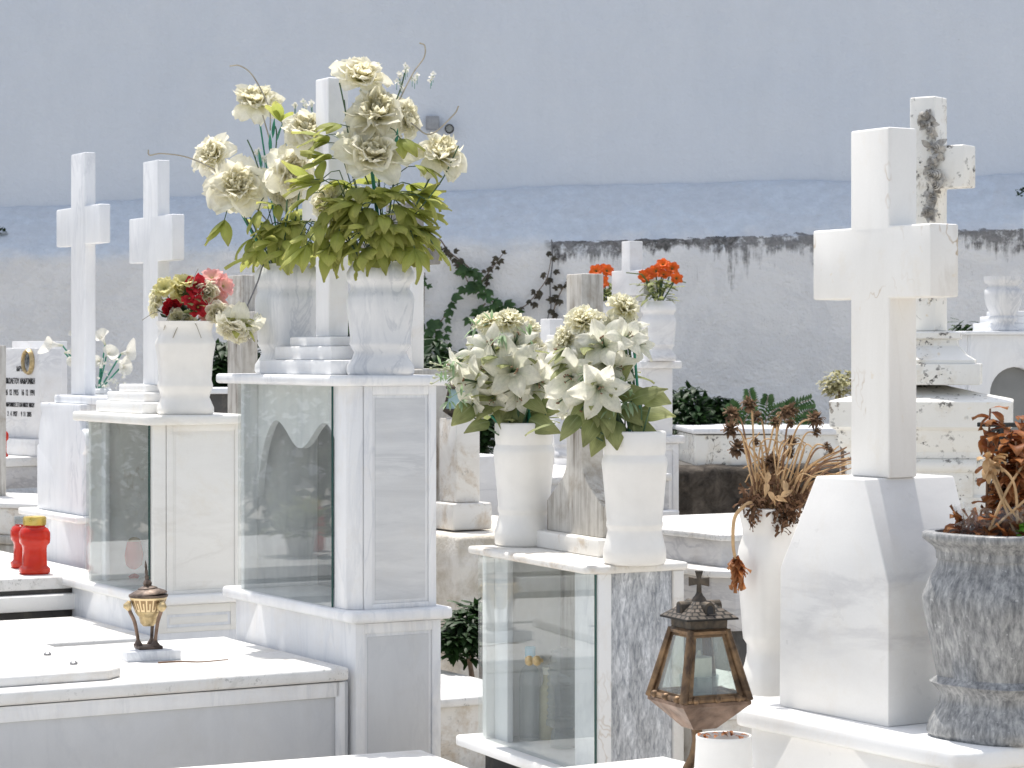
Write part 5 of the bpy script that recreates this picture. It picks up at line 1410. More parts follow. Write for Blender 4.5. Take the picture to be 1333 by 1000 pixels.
# ---------------------------------------------------------------- peonies of the right marble vase
def peonies():
    for tag, q, h, fl, leafn, lab in (
        ('r', VA, VAh, [(471, 95, 31, .0, 8, 30, 0), (490, 143, 37, -.06, 4, 22, 1), (531, 152, 25, .03, 50, 12, 3), (485, 196, 37, -.10, 6, 18, 0), (575, 196, 33, .0, 22, 34, 3), (424, 262, 28, -.03, -40, 10, 2)], 58,
         'large bouquet of cream peonies over drooping olive leaves, in the nearer square marble vase'),
        ('l', VB, VBh, [(333, 127, 29, .05, -14, 34, 1), (275, 199, 27, .02, -32, 14, 0), (311, 238, 36, -.08, 6, 12, 0), (290, 252, 25, .0, -60, -12, 2), (402, 165, 33, -.30, 14, 26, 3), (382, 222, 32, -.25, 26, -8, 2), (372, 248, 26, -.06, 10, -30, 2)], 34,
         'loose bouquet of cream peonies with wiry stems, in the veined marble vase turned corner forward')):
        top = q+ZUP*h
        t = thing('peony_bouquet', lab, 'flowers', top, 'peony bouquets on the tall cabinet')
        g = random.Random(5 if tag == 'r' else 9)
        base = top-ZUP*.06
        for i, (px, py, r, dz, yaw, pit, k) in enumerate(fl):
            p = P(px, py, q.y+dz); d = facing(p, yaw, pit+18 if pit > -5 else pit)
            rad = r*p.y/F*1.12
            inst('peony', PEO[k], t, p-d*rad*.35, d, rad, g.uniform(0, 6.28))
            a = base+Vector((g.uniform(-.03, .03), g.uniform(-.03, .03), 0))
            stem(t, a, p-d*rad*.4, .0035, M_teal if i % 3 == 0 else M_stem, -.02)
        b = MB()
        for i in range(leafn):
            if tag == 'r':
                a = g.uniform(0, 6.283); e = g.uniform(-.6, .8); s = g.uniform(.05, .27)
                if i < 30: a = g.uniform(3.3, 6.1); e = g.uniform(-.8, .15); s = g.uniform(.06, .27)
                d = Vector((math.cos(a), math.sin(a)*.9, e)); bp = top+ZUP*(s+.01)+Vector((d.x, d.y, 0))*g.uniform(.02, .06)
                sprig(b, bp, d, g.choice((3, 3, 5, 4)), g.uniform(.11, .15), g.uniform(.046, .062), .8, 1.0, g=g)
            else:
                a = g.uniform(0, 6.283); d = Vector((math.cos(a), math.sin(a), g.uniform(-.8, .4)))
                bp = top+ZUP*g.uniform(.06, .21)+Vector((d.x, d.y, 0))*g.uniform(.01, .06)
                sprig(b, bp, d, g.choice((2, 3, 3)), g.uniform(.10, .145), g.uniform(.045, .06), .8, .8, g=g)
        # leaves placed where the photo shows single sprays
        ex = [(450, 195, -.8, .3), (440, 235, -1, -.2), (420, 250, -1, -.5), (415, 300, -.7, -.9), (440, 300, -.5, -1), (520, 225, .9, .3), (530, 255, 1, -.2), (548, 300, .7, -.8), (535, 300, .2, -1), (505, 165, .6, -.6), (465, 175, -.9, .5), (405, 285, -.6, -1), (448, 180, -1, .1), (446, 205, -1, -.2), (455, 215, -.9, .3), (442, 222, -.9, -.5), (436, 268, -.6, -.9), (428, 285, -.2, -1), (450, 255, -.8, -.7), (455, 280, -.6, -1), (432, 240, -.9, .2), (460, 235, -.7, -.9)] if tag == 'r' else \
             [(345, 255, -.3, -.8), (365, 280, -.2, -1), (395, 300, .6, -.9), (350, 300, -.6, -.9), (410, 280, .8, -.7), (300, 265, -.3, -1), (398, 195, .3, .8), (372, 182, -.2, 1), (420, 310, .9, -.9), (380, 265, .2, -1), (392, 280, -.2, -1), (408, 262, .5, -.9), (365, 300, .2, -1), (340, 290, -.5, -1), (358, 265, -.4, -1)]
        for px, py, dx, dz in ex:
            p = P(px, py, q.y-g.uniform(.0, .1))
            sprig(b, p, Vector((dx, -.5, dz)), 3, .13, .05, .6, .8, g=g)
            if g.random() < .6: stem(t, base, p, .002, M_stem, 0)
        # green wire stems inside the bunch
        b.part('foliage', [M_oleaf, M_stem], t, 180)
        wires = [[(535, 160), (560, 175), (590, 150), (597, 138)], [(520, 130), (538, 95), (552, 75), (553, 60), (546, 56)], [(498, 175), (520, 120), (527, 95)], [(470, 200), (455, 165), (442, 108)], [(480, 240), (455, 180), (448, 130)], [(540, 280), (575, 235), (597, 190)]] if tag == 'r' else \
                [[(352, 170), (350, 140), (330, 100), (313, 86), (299, 86)], [(350, 290), (300, 235), (250, 207), (212, 200), (195, 202), (193, 195)], [(352, 185), (342, 150)], [(340, 230), (330, 200), (322, 182)], [(356, 160), (360, 180), (352, 260)]]
        for w in wires:
            MB().tube(bez([P(x, y, q.y-.03) for x, y in w], 8), .0028, 5).part('curly_twig', M_curl if w[0][0] in (535, 520, 352, 350) else M_stem, t)
        # little white filler buds
        fb = MB(); spots = [(523, 95), (530, 88), (520, 110), (540, 100), (560, 100), (503, 230), (488, 98), (560, 290)] if tag == 'r' else [(345, 205), (335, 200), (388, 160), (396, 135), (406, 132), (385, 140), (400, 200), (415, 218)]
        for px, py in spots[:6]:
            for j in range(3):
                p = P(px+g.uniform(-4, 4), py+g.uniform(-5, 5), q.y-.03)
                for a in range(4):
                    fb.blade(axM(p, Vector((g.uniform(-1, 1), -1, g.uniform(-.5, 1))), a*1.57), .012, .011, R(60), .4, kind='petal', nu=2, nv=2)
                fb.tube([p, p-ZUP*.03], .0012, 4, mi=1)
        fb.part('filler_sprig', [M_calla, M_teal], t, 180)
        # teal plastic stem leaves
        lb = MB()
        for px, py, dx, dz in ([(450, 185, -1, .5), (440, 190, -1, .2), (460, 190, .2, 1), (515, 195, .1, 1), (490, 270, 0, 1), (455, 240, 1, -.1)] if tag == 'r' else [(355, 180, .1, 1), (360, 185, .3, 1), (340, 220, -.1, 1), (352, 200, 0, 1)]):
            lb.blade(dirM(P(px, py, q.y-.04), Vector((dx, -.2, dz))), .075, .014, R(85), .2, kind='leaf', nu=2, nv=4)
        lb.part('stem_leaf', M_teal, t, 180)
    # the peony that has fallen out and hangs over the edge
    q = P(312, 432, VB.y-.10); top = VB+ZUP*VBh
    t = thing('hanging_peony', 'cream peony hanging upside down from a long bent stem over the tall cabinet edge', 'flowers', q)
    p = P(310, 435, VB.y-.10)
    inst('peony', PEO[2], t, p+ZUP*.045, Vector((-.15, -.35, -1)), .085, 1.0)
    inst('peony', PEO[0], t, p+Vector((-.02, -.02, .03)), Vector((-.45, -.5, -.75)), .065, 2.0)
    MB().tube(bez([top+Vector((-.06, -.03, -.02)), P(343, 345, VB.y-.09), P(335, 368, VB.y-.1), P(320, 402, VB.y-.1), p+ZUP*.05], 8), .003, 6).part('stem', M_bark, t)
    b = MB(); g = random.Random(3)
    for d, L in (((-.2, -.5, .1), .07), ((.7, -.5, .1), .08), ((.8, -.3, -.7), .11), ((.4, -.6, -.3), .085), ((-.7, -.4, .2), .06), ((.0, -.7, -.5), .10), ((1, -.2, -.35), .07)):
        b.blade(dirM(p+ZUP*.055, Vector(d)), L, .045, R(75), .8, -.2, .02, kind='leaf', nu=4, nv=6)
    b.part('foliage', M_oleaf, t, 180)
peonies()
# ---------------------------------------------------------------- lilies
def lilies():
    A = dict(q=VG2, h=VG2h, lab='dense bunch of grey-white lilies with spidery stamens at its edge, leaning to the tall cabinet', fl=[
        ('l', 668, 482, 40, -.10, 4, 4, 0), ('l', 702, 500, 36, -.06, 22, -12, 1), ('l', 612, 497, 34, -.04, -45, 0, 2), ('l', 590, 478, 26, .0, -70, 10, 0), ('l', 640, 452, 34, -.04, -10, 34, 1), ('l', 618, 455, 28, .02, -30, 40, 2), ('l', 672, 440, 33, -.03, 14, 44, 0),
        ('l', 612, 530, 28, -.04, -40, -40, 1), ('l', 690, 455, 28, .0, 40, 30, 2), ('c', 662, 412, 22, .0, 0, 50, 0), ('c', 690, 424, 21, .02, 30, 40, 1), ('c', 702, 455, 20, .02, 50, 20, 0), ('c', 632, 415, 18, .02, -20, 50, 1), ('l', 700, 520, 22, .04, 60, -20, 0), ('l', 655, 505, 28, -.05, -20, -30, 2), ('l', 632, 480, 30, -.05, -30, 10, 1), ('l', 690, 475, 28, -.03, 30, 10, 0), ('l', 640, 522, 26, -.06, -20, -36, 1), ('l', 675, 518, 26, -.07, 10, -34, 2), ('l', 714, 478, 24, .02, 55, 16, 0)],
        leaves=[(640, 535, -.6, -.5), (655, 545, -.1, -1), (672, 545, .1, -.9), (625, 560, -1, -.2), (700, 545, 1, .1), (700, 560, 1, -.4), (640, 520, -.9, -.3), (690, 530, .8, -.6), (605, 545, -.8, -.8), (660, 525, -.3, -.9), (715, 535, .9, .5)])
    B = dict(q=VG1, h=VG1h, lab='tall bunch of grey-white lilies topped by a pale carnation above the nearer round vase', fl=[
        ('l', 742, 492, 38, -.06, -22, -6, 1), ('l', 782, 507, 39, -.12, 10, -10, 0), ('l', 785, 445, 37, -.08, -6, 22, 2), ('c', 812, 396, 22, .0, 6, 44, 0), ('l', 733, 455, 30, .0, -50, 24, 0), ('c', 755, 412, 25, -.02, -14, 40, 1),
        ('l', 818, 438, 28, -.08, 30, 26, 1), ('l', 838, 446, 26, -.04, 62, 40, 0), ('l', 822, 420, 24, .0, 40, 60, 2), ('l', 765, 425, 26, -.02, -20, 50, 2), ('l', 730, 520, 28, .0, -50, -30, 2), ('c', 735, 440, 22, .0, -40, 20, 0), ('l', 762, 465, 28, -.05, -14, 16, 0), ('l', 800, 425, 30, .0, 25, 50, 1), ('l', 740, 545, 20, .02, -40, -60, 2), ('c', 775, 415, 20, .02, 0, 50, 1), ('l', 722, 480, 26, .04, -70, 0, 1), ('l', 760, 530, 26, -.06, -14, -36, 2), ('l', 805, 480, 26, -.06, 30, 0, 1), ('l', 790, 470, 26, -.05, 10, 10, 0)],
        leaves=[(835, 525, 1, .35), (845, 545, 1, -.1), (830, 560, 1, -.4), (800, 570, .1, -1), (770, 565, -.4, -.9), (820, 545, .7, -.7), (760, 545, -.8, -.7), (790, 545, -.1, -1), (815, 520, .6, .1), (805, 500, .3, .4), (745, 560, -.7, -.9), (850, 525, .9, -.3), (780, 580, -.6, -1)])
    for D in (A, B):
        q = D['q']; top = q+ZUP*D['h']; g = random.Random(len(D['leaves']))
        t = thing('lily_bouquet', D['lab'], 'flowers', top, 'lily bouquets on the grey panelled cabinet')
        base = top-ZUP*.08
        for i, (k, px, py, r, dz, yaw, pit, v) in enumerate(D['fl']):
            p = P(px, py, q.y+dz); d = facing(p, yaw, pit); rad = r*p.y/F
            if k == 'l': inst('lily', LIL[v], t, p-d*rad*.55, d, rad*1.06, g.uniform(0, 6.28))
            elif k == 'c': inst('carnation', CAR[v], t, p-d*rad*.5, d, rad*1.05, g.uniform(0, 6))
            else: inst('rose', ROSE[v], t, p-d*rad*.5, d, rad*1.35, g.uniform(0, 6))
            a = base+Vector((g.uniform(-.045, .045), g.uniform(-.045, .045), 0))
            stem(t, a, p-d*rad*.6, .0042, (M_stem, M_teal, M_stem)[i % 3], -.02)
        b = MB()
        for px, py, dx, dz in D['leaves']:
            p = P(px, py-9, q.y-g.uniform(.02, .09))
            b.blade(dirM(p-Vector((dx, -.4, dz)).normalized()*.03, Vector((dx, -.5, dz)), Vector((g.uniform(-.4, .4), -1, g.uniform(.1, .8)))), g.uniform(.085, .115), g.uniform(.052, .07), R(78), g.uniform(.4, 1.1), -.2, .03, 4, g.uniform(0, 6), 'heart', 5, 7)
            stem(t, base+Vector((g.uniform(-.03, .03), g.uniform(-.03, .03), 0)), p, .0025, M_stem, 0)
        c0 = P(sum(f[1] for f in D['fl'])/len(D['fl']), 500, q.y)
        for i in range(42):
            a = g.uniform(0, 6.28); rr = g.uniform(.02, .12)
            p = c0+Vector((math.cos(a)*rr, math.sin(a)*rr*.7+.02, g.uniform(-.12, .12)))
            b.blade(dirM(p, Vector((math.cos(a), math.sin(a)-.3, g.uniform(-.6, .5)))), g.uniform(.07, .11), g.uniform(.035, .055), R(78), .7, -.2, .03, 4, g.uniform(0, 6), 'heart', 4, 6)
        b.part('foliage', M_dleaf, t, 180)
        fb = MB()
        sp = [(590, 470), (580, 500), (575, 480), (640, 420), (655, 435), (690, 440), (600, 520), (585, 520), (620, 425)] if D is A else [(800, 518), (810, 525), (820, 520), (765, 485), (805, 505), (795, 530)]
        for px, py in sp:
            for j in range(7):
                p = P(px, py, q.y-.06)
                d = Vector((g.uniform(-1, 1), -.6, g.uniform(-.8, 1)))
                fb.blade(dirM(p+d*.01, d), g.uniform(.03, .055), .009, R(85), .5, kind='leaf', nu=2, nv=4)
        fb.part('filler_sprig', thin('pale_sprig', [(0, (.22, .36, .18)), (1, (.44, .56, .36))], .3), t, 180)
        if D is A:
            fb = MB()
            for i in range(12):
                p = P(598, 490, q.y-.03); e = P(560+g.uniform(0, 30), 470+g.uniform(0, 34), q.y-.05)
                fb.tube(bez([p, p.lerp(e, .5)+ZUP*.01, e], 4), .0018, 4); fb.tube([e, e+Vector((-.008, 0, .003))], .004, 5)
            fb.part('stamens', M_calla, t, 180)
lilies()
# ---------------------------------------------------------------- mixed roses on the left cabinet
def roses():
    q = VL; top = q+ZUP*VLh; g = random.Random(8)
    t = thing('rose_bouquet', 'small mixed bunch of red, pink, yellow and cream roses with dark leaves', 'flowers', top)
    fl = [('y', 'yellow', 214, 374, 15, -10, 30), ('y', 'yellow', 240, 366, 13, 10, 50), ('r', 'cream', 205, 388, 10, -40, 10), ('o', 'red', 256, 372, 16, 6, 20), ('o', 'red', 258, 400, 13, 8, 0), ('r', 'red', 224, 400, 10, -10, 10), ('r', 'cream', 230, 412, 10, 0, 6),
          ('r', 'cream', 243, 424-2, 11.5, 4, -4), ('o', 'pink', 276, 360, 15, 6, 50), ('o', 'pink', 292, 372, 15, 40, 20), ('o', 'pink', 282, 390, 15, 14, 6), ('r', 'white', 270, 380, 13, 0, 12), ('r', 'white', 284, 408, 14, 10, 0), ('r', 'white', 299, 410, 11, 50, 0), ('o', 'pink', 268, 412, 9, 0, -10),
          ('r', 'yellow', 236, 378, 13, 0, 30), ('o', 'red', 246, 388, 10, -20, 10), ('r', 'cream', 200, 402, 9, -60, 0)]
    for k, c, px, py, r, yaw, pit in fl:
        p = P(px, py, q.y-.05+g.uniform(-.03, .04)); d = facing(p, yaw, pit); rad = r*p.y/F
        if k == 'r': inst('rose', ROSE[c], t, p-d*rad*.5, d, rad*1.45, g.uniform(0, 6))
        elif k == 'y': inst('blossom', OPEN[c], t, p-d*rad*.3, d, rad*1.15, g.uniform(0, 6))
        else: inst('blossom', OPEN[c], t, p-d*rad*.3, d, rad*1.05, g.uniform(0, 6))
        stem(t, top-ZUP*.03+Vector((g.uniform(-.03, .03), g.uniform(-.03, .03), 0)), p-d*rad*.3, .003, M_stem, 0)
    b = MB()
    for i in range(46):
        a = g.uniform(0, 6.28); rr = g.uniform(.0, .10); p = top+Vector((math.cos(a)*rr, math.sin(a)*rr-.01, g.uniform(.0, .12)))
        b.blade(dirM(p, Vector((math.cos(a), math.sin(a)-.3, g.uniform(-.5, .8)))), g.uniform(.04, .07), .032, R(76), .7, -.2, .03, kind='heart', nu=4, nv=5, mi=g.choice((0, 0, 1)))
    b.part('foliage', [M_dleaf, M_bush], t, 180)
    b = MB()
    for a, c in (((212, 405), (185, 417)), ((250, 415), (262, 440)), ((225, 400), (213, 430)), ((240, 412), (225, 440)), ((250, 372), (258, 350))):
        b.tube([P(*a, q.y-.09), P((a[0]+c[0])/2, (a[1]+c[1])/2-3, q.y-.11), P(*c, q.y-.12)], .002, 4)
    b.part('loose_fibres', M_curl, t, 180)
    # callas behind the tall left cross
    q = P(128, 520, 11.9)
    VC = vase_at(128, 545, 505, 11.9, SQ, 17, M_blue, 'small cool white vase of calla lilies hidden behind the tall thick cross', p=4, rot=20)
    tt = thing('grave_plinth', 'low white plinth carrying the calla lily vase behind the thick cross', 'grave', (q.x, 11.9, 0))
    MB().box(Fr(q.x, 11.9, 30), -.14, .14, -.14, .14, 0, VC[0].z-.0005, .006).part('block', M_blue, tt)
    t = thing('calla_bouquet', 'white calla lilies spreading from behind the tall thick cross', 'flowers', VC[0]+ZUP*VC[1])
    for px, py, r, yaw, pit in ((72, 449, 15, -62, 10), (92, 458, 13, 60, 14), (96, 437, 9, -10, 45), (134, 442, 15, -20, 40), (142, 460, 15, 20, 20), (166, 459, 15, 50, 12), (162, 478, 14, 22, -6), (94, 470, 10, -20, -10), (128, 470, 12, -25, 0)):
        p = P(px, py, 11.8); d = facing(p, yaw, pit); rad = r*p.y/F
        inst('calla_lily', CAL[0], t, p-d*rad*.7, d, rad*1.25, rng.uniform(0, 6))
        stem(t, VC[0]+ZUP*(VC[1]-.02), p-d*rad*.7, .004, M_teal, 0)
    b = MB(); g = random.Random(5)
    for i in range(40):
        p = P(g.uniform(126, 160), g.uniform(465, 505), 11.75)
        b.blade(axM(p, Vector((g.uniform(-1, 1), -1, g.uniform(-1, 1)))), .018, .016, R(60), .4, kind='petal', nu=2, nv=2)
    b.part('filler_sprig', M_calla, t, 180)  # tiny white filler buds among the callas
roses()
# ---------------------------------------------------------------- orange flowers
def orange():
    for (q, h, _), fl, lab in ((VF1, [(842, 358, 9), (854, 352, 8), (863, 344, 8), (864, 357, 9), (875, 349, 8), (881, 362, 8), (838, 360, 8)], 'bunch of small orange flowers in the far tomb vase against the stained wall'),
                               (VF2, [(776, 352, 8), (785, 350, 8), (790, 352, 8), (783, 367, 9), (774, 357, 7)], 'bunch of small orange flowers peeping out above the lilies and weathered cross')):
        top = q+ZUP*h; g = random.Random(int(h*1e4))
        t = thing('orange_bouquet', lab, 'flowers', top, 'orange bouquets on the far tomb')
        for px, py, r in fl:
            p = P(px, py, q.y-.03+g.uniform(-.05, .05)); d = facing(p, g.uniform(-30, 30), g.uniform(10, 50)); rad = r*p.y/F
            inst('blossom', OPEN['orange'], t, p-d*rad*.3, d, rad*1.15, g.uniform(0, 6)); stem(t, top-ZUP*.04, p, .004, M_stem, 0)
        b = MB()
        for i in range(60):
            a = g.uniform(0, 6.28); rr = g.uniform(0, .09); p = top+Vector((math.cos(a)*rr, math.sin(a)*rr, g.uniform(0, .12)))
            b.blade(dirM(p, Vector((math.cos(a), math.sin(a), g.uniform(-.6, .7)))), g.uniform(.05, .09), .035, R(78), .7, -.2, .03, kind='heart', nu=3, nv=4)
        if px > 800 or fl[0][0] > 800:
            for pts in (((850, 375), (835, 357), (815, 355)), ((860, 380), (880, 365), (893, 368))):
                b.tube([P(x, y, q.y-.05) for x, y in pts], .006, 5, .003)
        b.part('foliage', M_dleaf, t, 180)
orange()
# ---------------------------------------------------------------- withered stalks in the tall white vase
def withered():
    q = VW; top = q+ZUP*VWh; g = random.Random(31); Z = q.y
    t = thing('withered_flowers', 'withered brown flower heads on tangled straw-coloured stalks in the tall white vase', 'dried flowers', top)
    heads = [(975, 527, 10), (953, 540, 10), (951, 559, 11), (960, 584, 11), (986, 544, 8), (1022, 538, 9), (1030, 535, 9), (1062, 546, 11), (1009, 550, 7), (1029, 552, 6), (1076, 581, 5), (1063, 563, 6), (1081, 586, 4), (984, 576, 5), (1030, 575, 8), (1006, 602, 11), (1028, 590, 7)]
    for px, py, r in heads:
        e = P(px, py, Z+g.uniform(-.06, .06)); a = top+Vector((g.uniform(-.04, .04), g.uniform(-.03, .03), -.03))
        m = a.lerp(e, .5)+Vector((0, 0, .05)); m2 = a.lerp(e, .82)+Vector((-(e.x-a.x)*.1, 0, .035))
        MB().tube(bez([a, m, m2, e], 6), .0028, 6, .002).part('stalk', M_straw if g.random() < .75 else M_strawd, t)
        b = MB(); rad = r*Z/F
        for i in range(70):
            d = Vector((g.gauss(0, 1), g.gauss(0, 1), g.gauss(.2, 1))).normalized()
            b.blade(dirM(e+d*rad*.25, d+Vector((g.uniform(-.4, .4),)*3)), rad*g.uniform(.7, 1.15), rad*.5, R(80), g.uniform(-.9, 1.4), .3, .05, kind='leaf', nu=2, nv=4)
        b.part('withered_head', M_dryhead, t, 180)
    # stalks blown over to the right
    for i in range(26):
        a = top+Vector((g.uniform(-.02, .06), g.uniform(-.03, .03), -.02)); e = P(g.uniform(1085, 1118), g.uniform(578, 632), Z+g.uniform(-.03, .1))
        m = a.lerp(e, .45)+Vector((0, 0, g.uniform(.02, .06)))
        MB().tube(bez([a, m, e], 7), .0026, 6, .0017).part('stalk', M_straw if g.random() < .7 else M_strawd, t)
    for i in range(24):
        a = top+Vector((g.uniform(-.05, .05), g.uniform(-.04, .02), -.02)); e = P(g.uniform(965, 1070), g.uniform(560, 640), Z+g.uniform(-.08, .06))
        m = a.lerp(e, .6)+Vector((g.uniform(-.05, .05), 0, g.uniform(.03, .08)))
        MB().tube(bez([a, m, e], 7), .0024, 6, .0016).part('stalk', M_straw, t)
    # matted red-brown remains round the rim
    b = MB()
    for i in range(420):
        a = g.uniform(0, 6.28); rr = .085*math.sqrt(g.random()); hgt = max(0, 1-rr/.095)
        p = top+Vector((math.cos(a)*rr+.01, math.sin(a)*rr, g.uniform(-.01, .09)*hgt+.004))
        d = Vector((g.uniform(-1, 1), g.uniform(-1, .4), g.uniform(-.6, 1)))
        b.blade(dirM(p, d), g.uniform(.016, .040), .0055, R(80), g.uniform(-1, 1.5), .3, .1, kind='leaf', nu=2, nv=3)
    for (x0, y0), (x1, y1), w in (((985, 655), (975, 682), .012), ((1012, 655), (1016, 692), .02), ((1030, 655), (1036, 680), .012), ((1022, 655), (1024, 676), .01)):
        for i in range(40):
            k = g.random(); p = P(x0+(x1-x0)*k, y0+(y1-y0)*k, Z-.075)+Vector((g.uniform(-w, w)*(1-k*.6), g.uniform(-.01, .01), 0))
            b.blade(dirM(p, Vector((g.uniform(-.6, .6), -.4, g.uniform(-1, .3)))), g.uniform(.015, .03), .009, R(80), g.uniform(-1, 1.5), .3, .1, kind='leaf', nu=2, nv=3)
    b.part('matted_remains', [M_dryred, M_dryhead], t, 180)
    # curled dry bract in the middle
    b = MB(); pts = bez([P(1000, 615, Z-.07), P(998, 635, Z-.09), P(1008, 648, Z-.095), P(1020, 644, Z-.09), P(1022, 632, Z-.08)], 6)
    for i in range(len(pts)-1):
        if i % 4 == 0: b.blade(dirM(pts[i], pts[i+1]-pts[i], Vector((.3, -1, .5))), .04, .016, R(84), .7, .5, .06, kind='heart', nu=4, nv=5)
    b.part('curled_bract', M_straw, t, 180)
    # the broken stalk hanging down the left side of the vase
    pts = bez([top+Vector((-.05, -.05, .0)), P(975, 655, Z-.08), P(957, 672, Z-.08), P(954, 705, Z-.085), P(957, 728, Z-.085)], 8)
    MB().tube(pts, .0055, 7, .004).part('stalk', M_straw, t)
    b = MB()
    for i in range(46):
        k = g.random(); p = P(957+8*k+g.uniform(-4, 4), 722+32*k, Z-.085)
        b.blade(dirM(p, Vector((g.uniform(-.7, .7), g.uniform(-.6, .2), -1))), g.uniform(.02, .045), .014, R(84), g.uniform(-.8, 1), .4, .1, kind='leaf', nu=2, nv=4)
    b.part('withered_head', M_brown, t, 180)
withered()
# ---------------------------------------------------------------- brown dry leaf branches in the grey vase
def drybranches():
    q = VGr; top = q+ZUP*VGrh; Z = q.y; g = random.Random(12)
    t = thing('dry_branches', 'upright branches of orange-brown dry leaves in the grey stone vase', 'dried leaves', top)
    stems = [((1284, 690), (1286, 600), (1289, 532), .0, 1.0)]+[((1300+3*i, 690), (1306+5*i, 620+8*(i % 3)), (1318+9*i, 560+10*(i % 4)), -.04+.015*i, 1.0) for i in range(7)]+[((1290, 692), (1310, 640), (1345, 610), -.06, 1), ((1330, 692), (1338, 640), (1330, 545), .02, 1), ((1310, 692), (1325, 650), (1322, 575), -.07, 1)]
    for a, m, e, dz, s in stems:
        pts = bez([P(*a, Z+dz*.3)-ZUP*.04, P(*m, Z+dz), P(*e, Z+dz)], 14)
        MB().tube(pts, .0042, 6, .002).part('stem', M_strawd, t)
        b = MB(); n = len(pts)
        i = 7 if a[0] == 1284 else 3
        while i < n:
            p = pts[i]; ang = g.uniform(0, 6.28)
            for j in range(2 if g.random() < .45 else 1):
                d = Vector((math.cos(ang+j*3.1), math.sin(ang+j*3.1)*.9, g.uniform(-.5, .55)))
                b.blade(dirM(p, d), g.uniform(.032, .056), g.uniform(.022, .036), R(72), g.uniform(.4, 2.0), g.uniform(-.6, .6), .10, 5, g.uniform(0, 6), 'heart', 4, 6)
            i += 1
        b.part('leaf_branch', M_brown, t, 180)
    for a, m, e in (((1288, 690), (1310, 640), (1335, 600)), ((1320, 690), (1300, 640), (1283, 600)), ((1325, 690), (1320, 630), (1296, 602)), ((1290, 690), (1330, 655), (1345, 640)), ((1330, 680), (1310, 655), (1290, 605))):
        MB().tube(bez([P(*a, Z-.09), P(*m, Z-.10), P(*e, Z-.08)], 8), .0036, 6, .0026).part('stalk', M_straw, t)
    b = MB()
    for i in range(16):
        p = P(g.uniform(1284, 1302), g.uniform(596, 612), Z-.085); b.blade(dirM(p, Vector((g.uniform(-1, 1), -.6, g.uniform(-1, 1)))), .035, .016, R(80), 1.0, .3, .1, kind='leaf', nu=2, nv=4)
    b.part('withered_head', M_straw, t, 180)
    b = MB()
    for i in range(240):
        a = g.uniform(0, 6.28); rr = .115*math.sqrt(g.random()); p = top+Vector((math.cos(a)*rr+.02, math.sin(a)*rr, g.uniform(-.02, .03)))
        b.blade(dirM(p, Vector((g.uniform(-1, 1), g.uniform(-1, .4), g.uniform(-.2, 1)))), g.uniform(.03, .05), .026, R(80), g.uniform(-.5, 1.5), .3, .1, kind='heart', nu=3, nv=4)
    b.part('fallen_leaves', M_brown, t, 180)
    p = P(1331, 689, Z-.115); b = MB()
    for i in range(14): b.blade(dirM(p+Vector((g.uniform(-.01, .02), 0, g.uniform(-.012, .008))), Vector((g.uniform(-1, 1), -.6, g.uniform(-.3, 1)))), .022, .013, R(80), .5, kind='leaf', nu=2, nv=3)
    b.part('green_shoot', thin('fresh_leaf', [(0, (.12, .3, .03)), (1, (.2, .42, .06))], .3), t, 180)
    # crumpled clear film standing round the stems
    tw = thing('clear_wrap', 'crumpled clear plastic film round the dry stems in the grey vase', 'plastic film', top)
    b = MB(); rows = []; N = 90
    for j in range(7):
        row = []
        for i in range(N):
            a = 6.2832*i/N; n_ = Vector((math.cos(a)*3.2, math.sin(a)*3.2, j*.6))
            rr = .098+.010*mnoise.noise(n_*1.5)+.007*mnoise.noise(n_*4)+.004*j/6
            row.append(b.bm.verts.new(top+Vector((math.cos(a)*rr*1.0+.0, math.sin(a)*rr, -.02+.075*j/6+(.02*mnoise.noise(n_*1.1+Vector((5, 5, 0))) if j == 6 else 0)))))
        rows.append(row)
    for j in range(6):
        for i in range(N): b.bm.faces.new((rows[j][i], rows[j][(i+1) % N], rows[j+1][(i+1) % N], rows[j+1][i]))
    b.part('film', M_wrap, tw, 30)
    MB().lathe(Matrix.Translation(top), [(.0, -.03), (.105*1.0, -.03)], 32, caps=(False, False)).part('soil', M_soil, t)
drybranches()
# ---------------------------------------------------------------- living plants at the wall
def bushblob(name, label, boxes, n, L, mat, seed, cat='shrub', group=None, loc=None, stems=True):
    g = random.Random(seed); b = MB(); lo = []
    for px0, px1, py0, py1, Z, dz, k in boxes:
        for i in range(int(n*k)):
            while True:
                x, y, z = g.uniform(-1, 1), g.uniform(-1, 1), g.uniform(-1, 1)
                if x*x+y*y+z*z < 1 and mnoise.noise(Vector((x*2.2+px0, y*2.2, z*2.2))) > -.22: break
            p = P((px0+px1)/2+(px1-px0)/2*x, (py0+py1)/2+(py1-py0)/2*z, Z)+Vector((0, y*dz, 0))
            d = Vector((x+g.uniform(-.8, .8), y-.5+g.uniform(-.8, .8), z*.3+g.uniform(-.5, .7)))
            b.blade(dirM(p, d), L*g.uniform(.6, 1.3), L*.5*g.uniform(.7, 1.3), R(78), g.uniform(.2, 1.2), -.2, .03, kind='heart', nu=2, nv=3)
    px0, px1, py0, py1, Z, dz, k = boxes[0]
    q = P((px0+px1)/2, py1, Z); q.z = 0
    t = thing(name, label, cat, q, group)
    b.part('foliage', mat, t, 180)
    for j, (px0, px1, py0, py1, Z, dz, k) in enumerate(boxes):
        c = P((px0+px1)/2, (py0+py1)/2, Z); f = Vector((c.x, Z, 0))
        MB().tube(bez([f, f.lerp(c, .5)+Vector((.03, 0, 0)), c], 5), .018, 6, .008).part('stem', M_vine, t)
    return t
bushblob('shrub', 'dense dark green shrub at the wall foot beside the far tomb', [(868, 925, 500, 640, 20.6, .35, 1), (905, 960, 515, 575, 20.9, .3, .6)], 1500, .10, M_bush, 1)
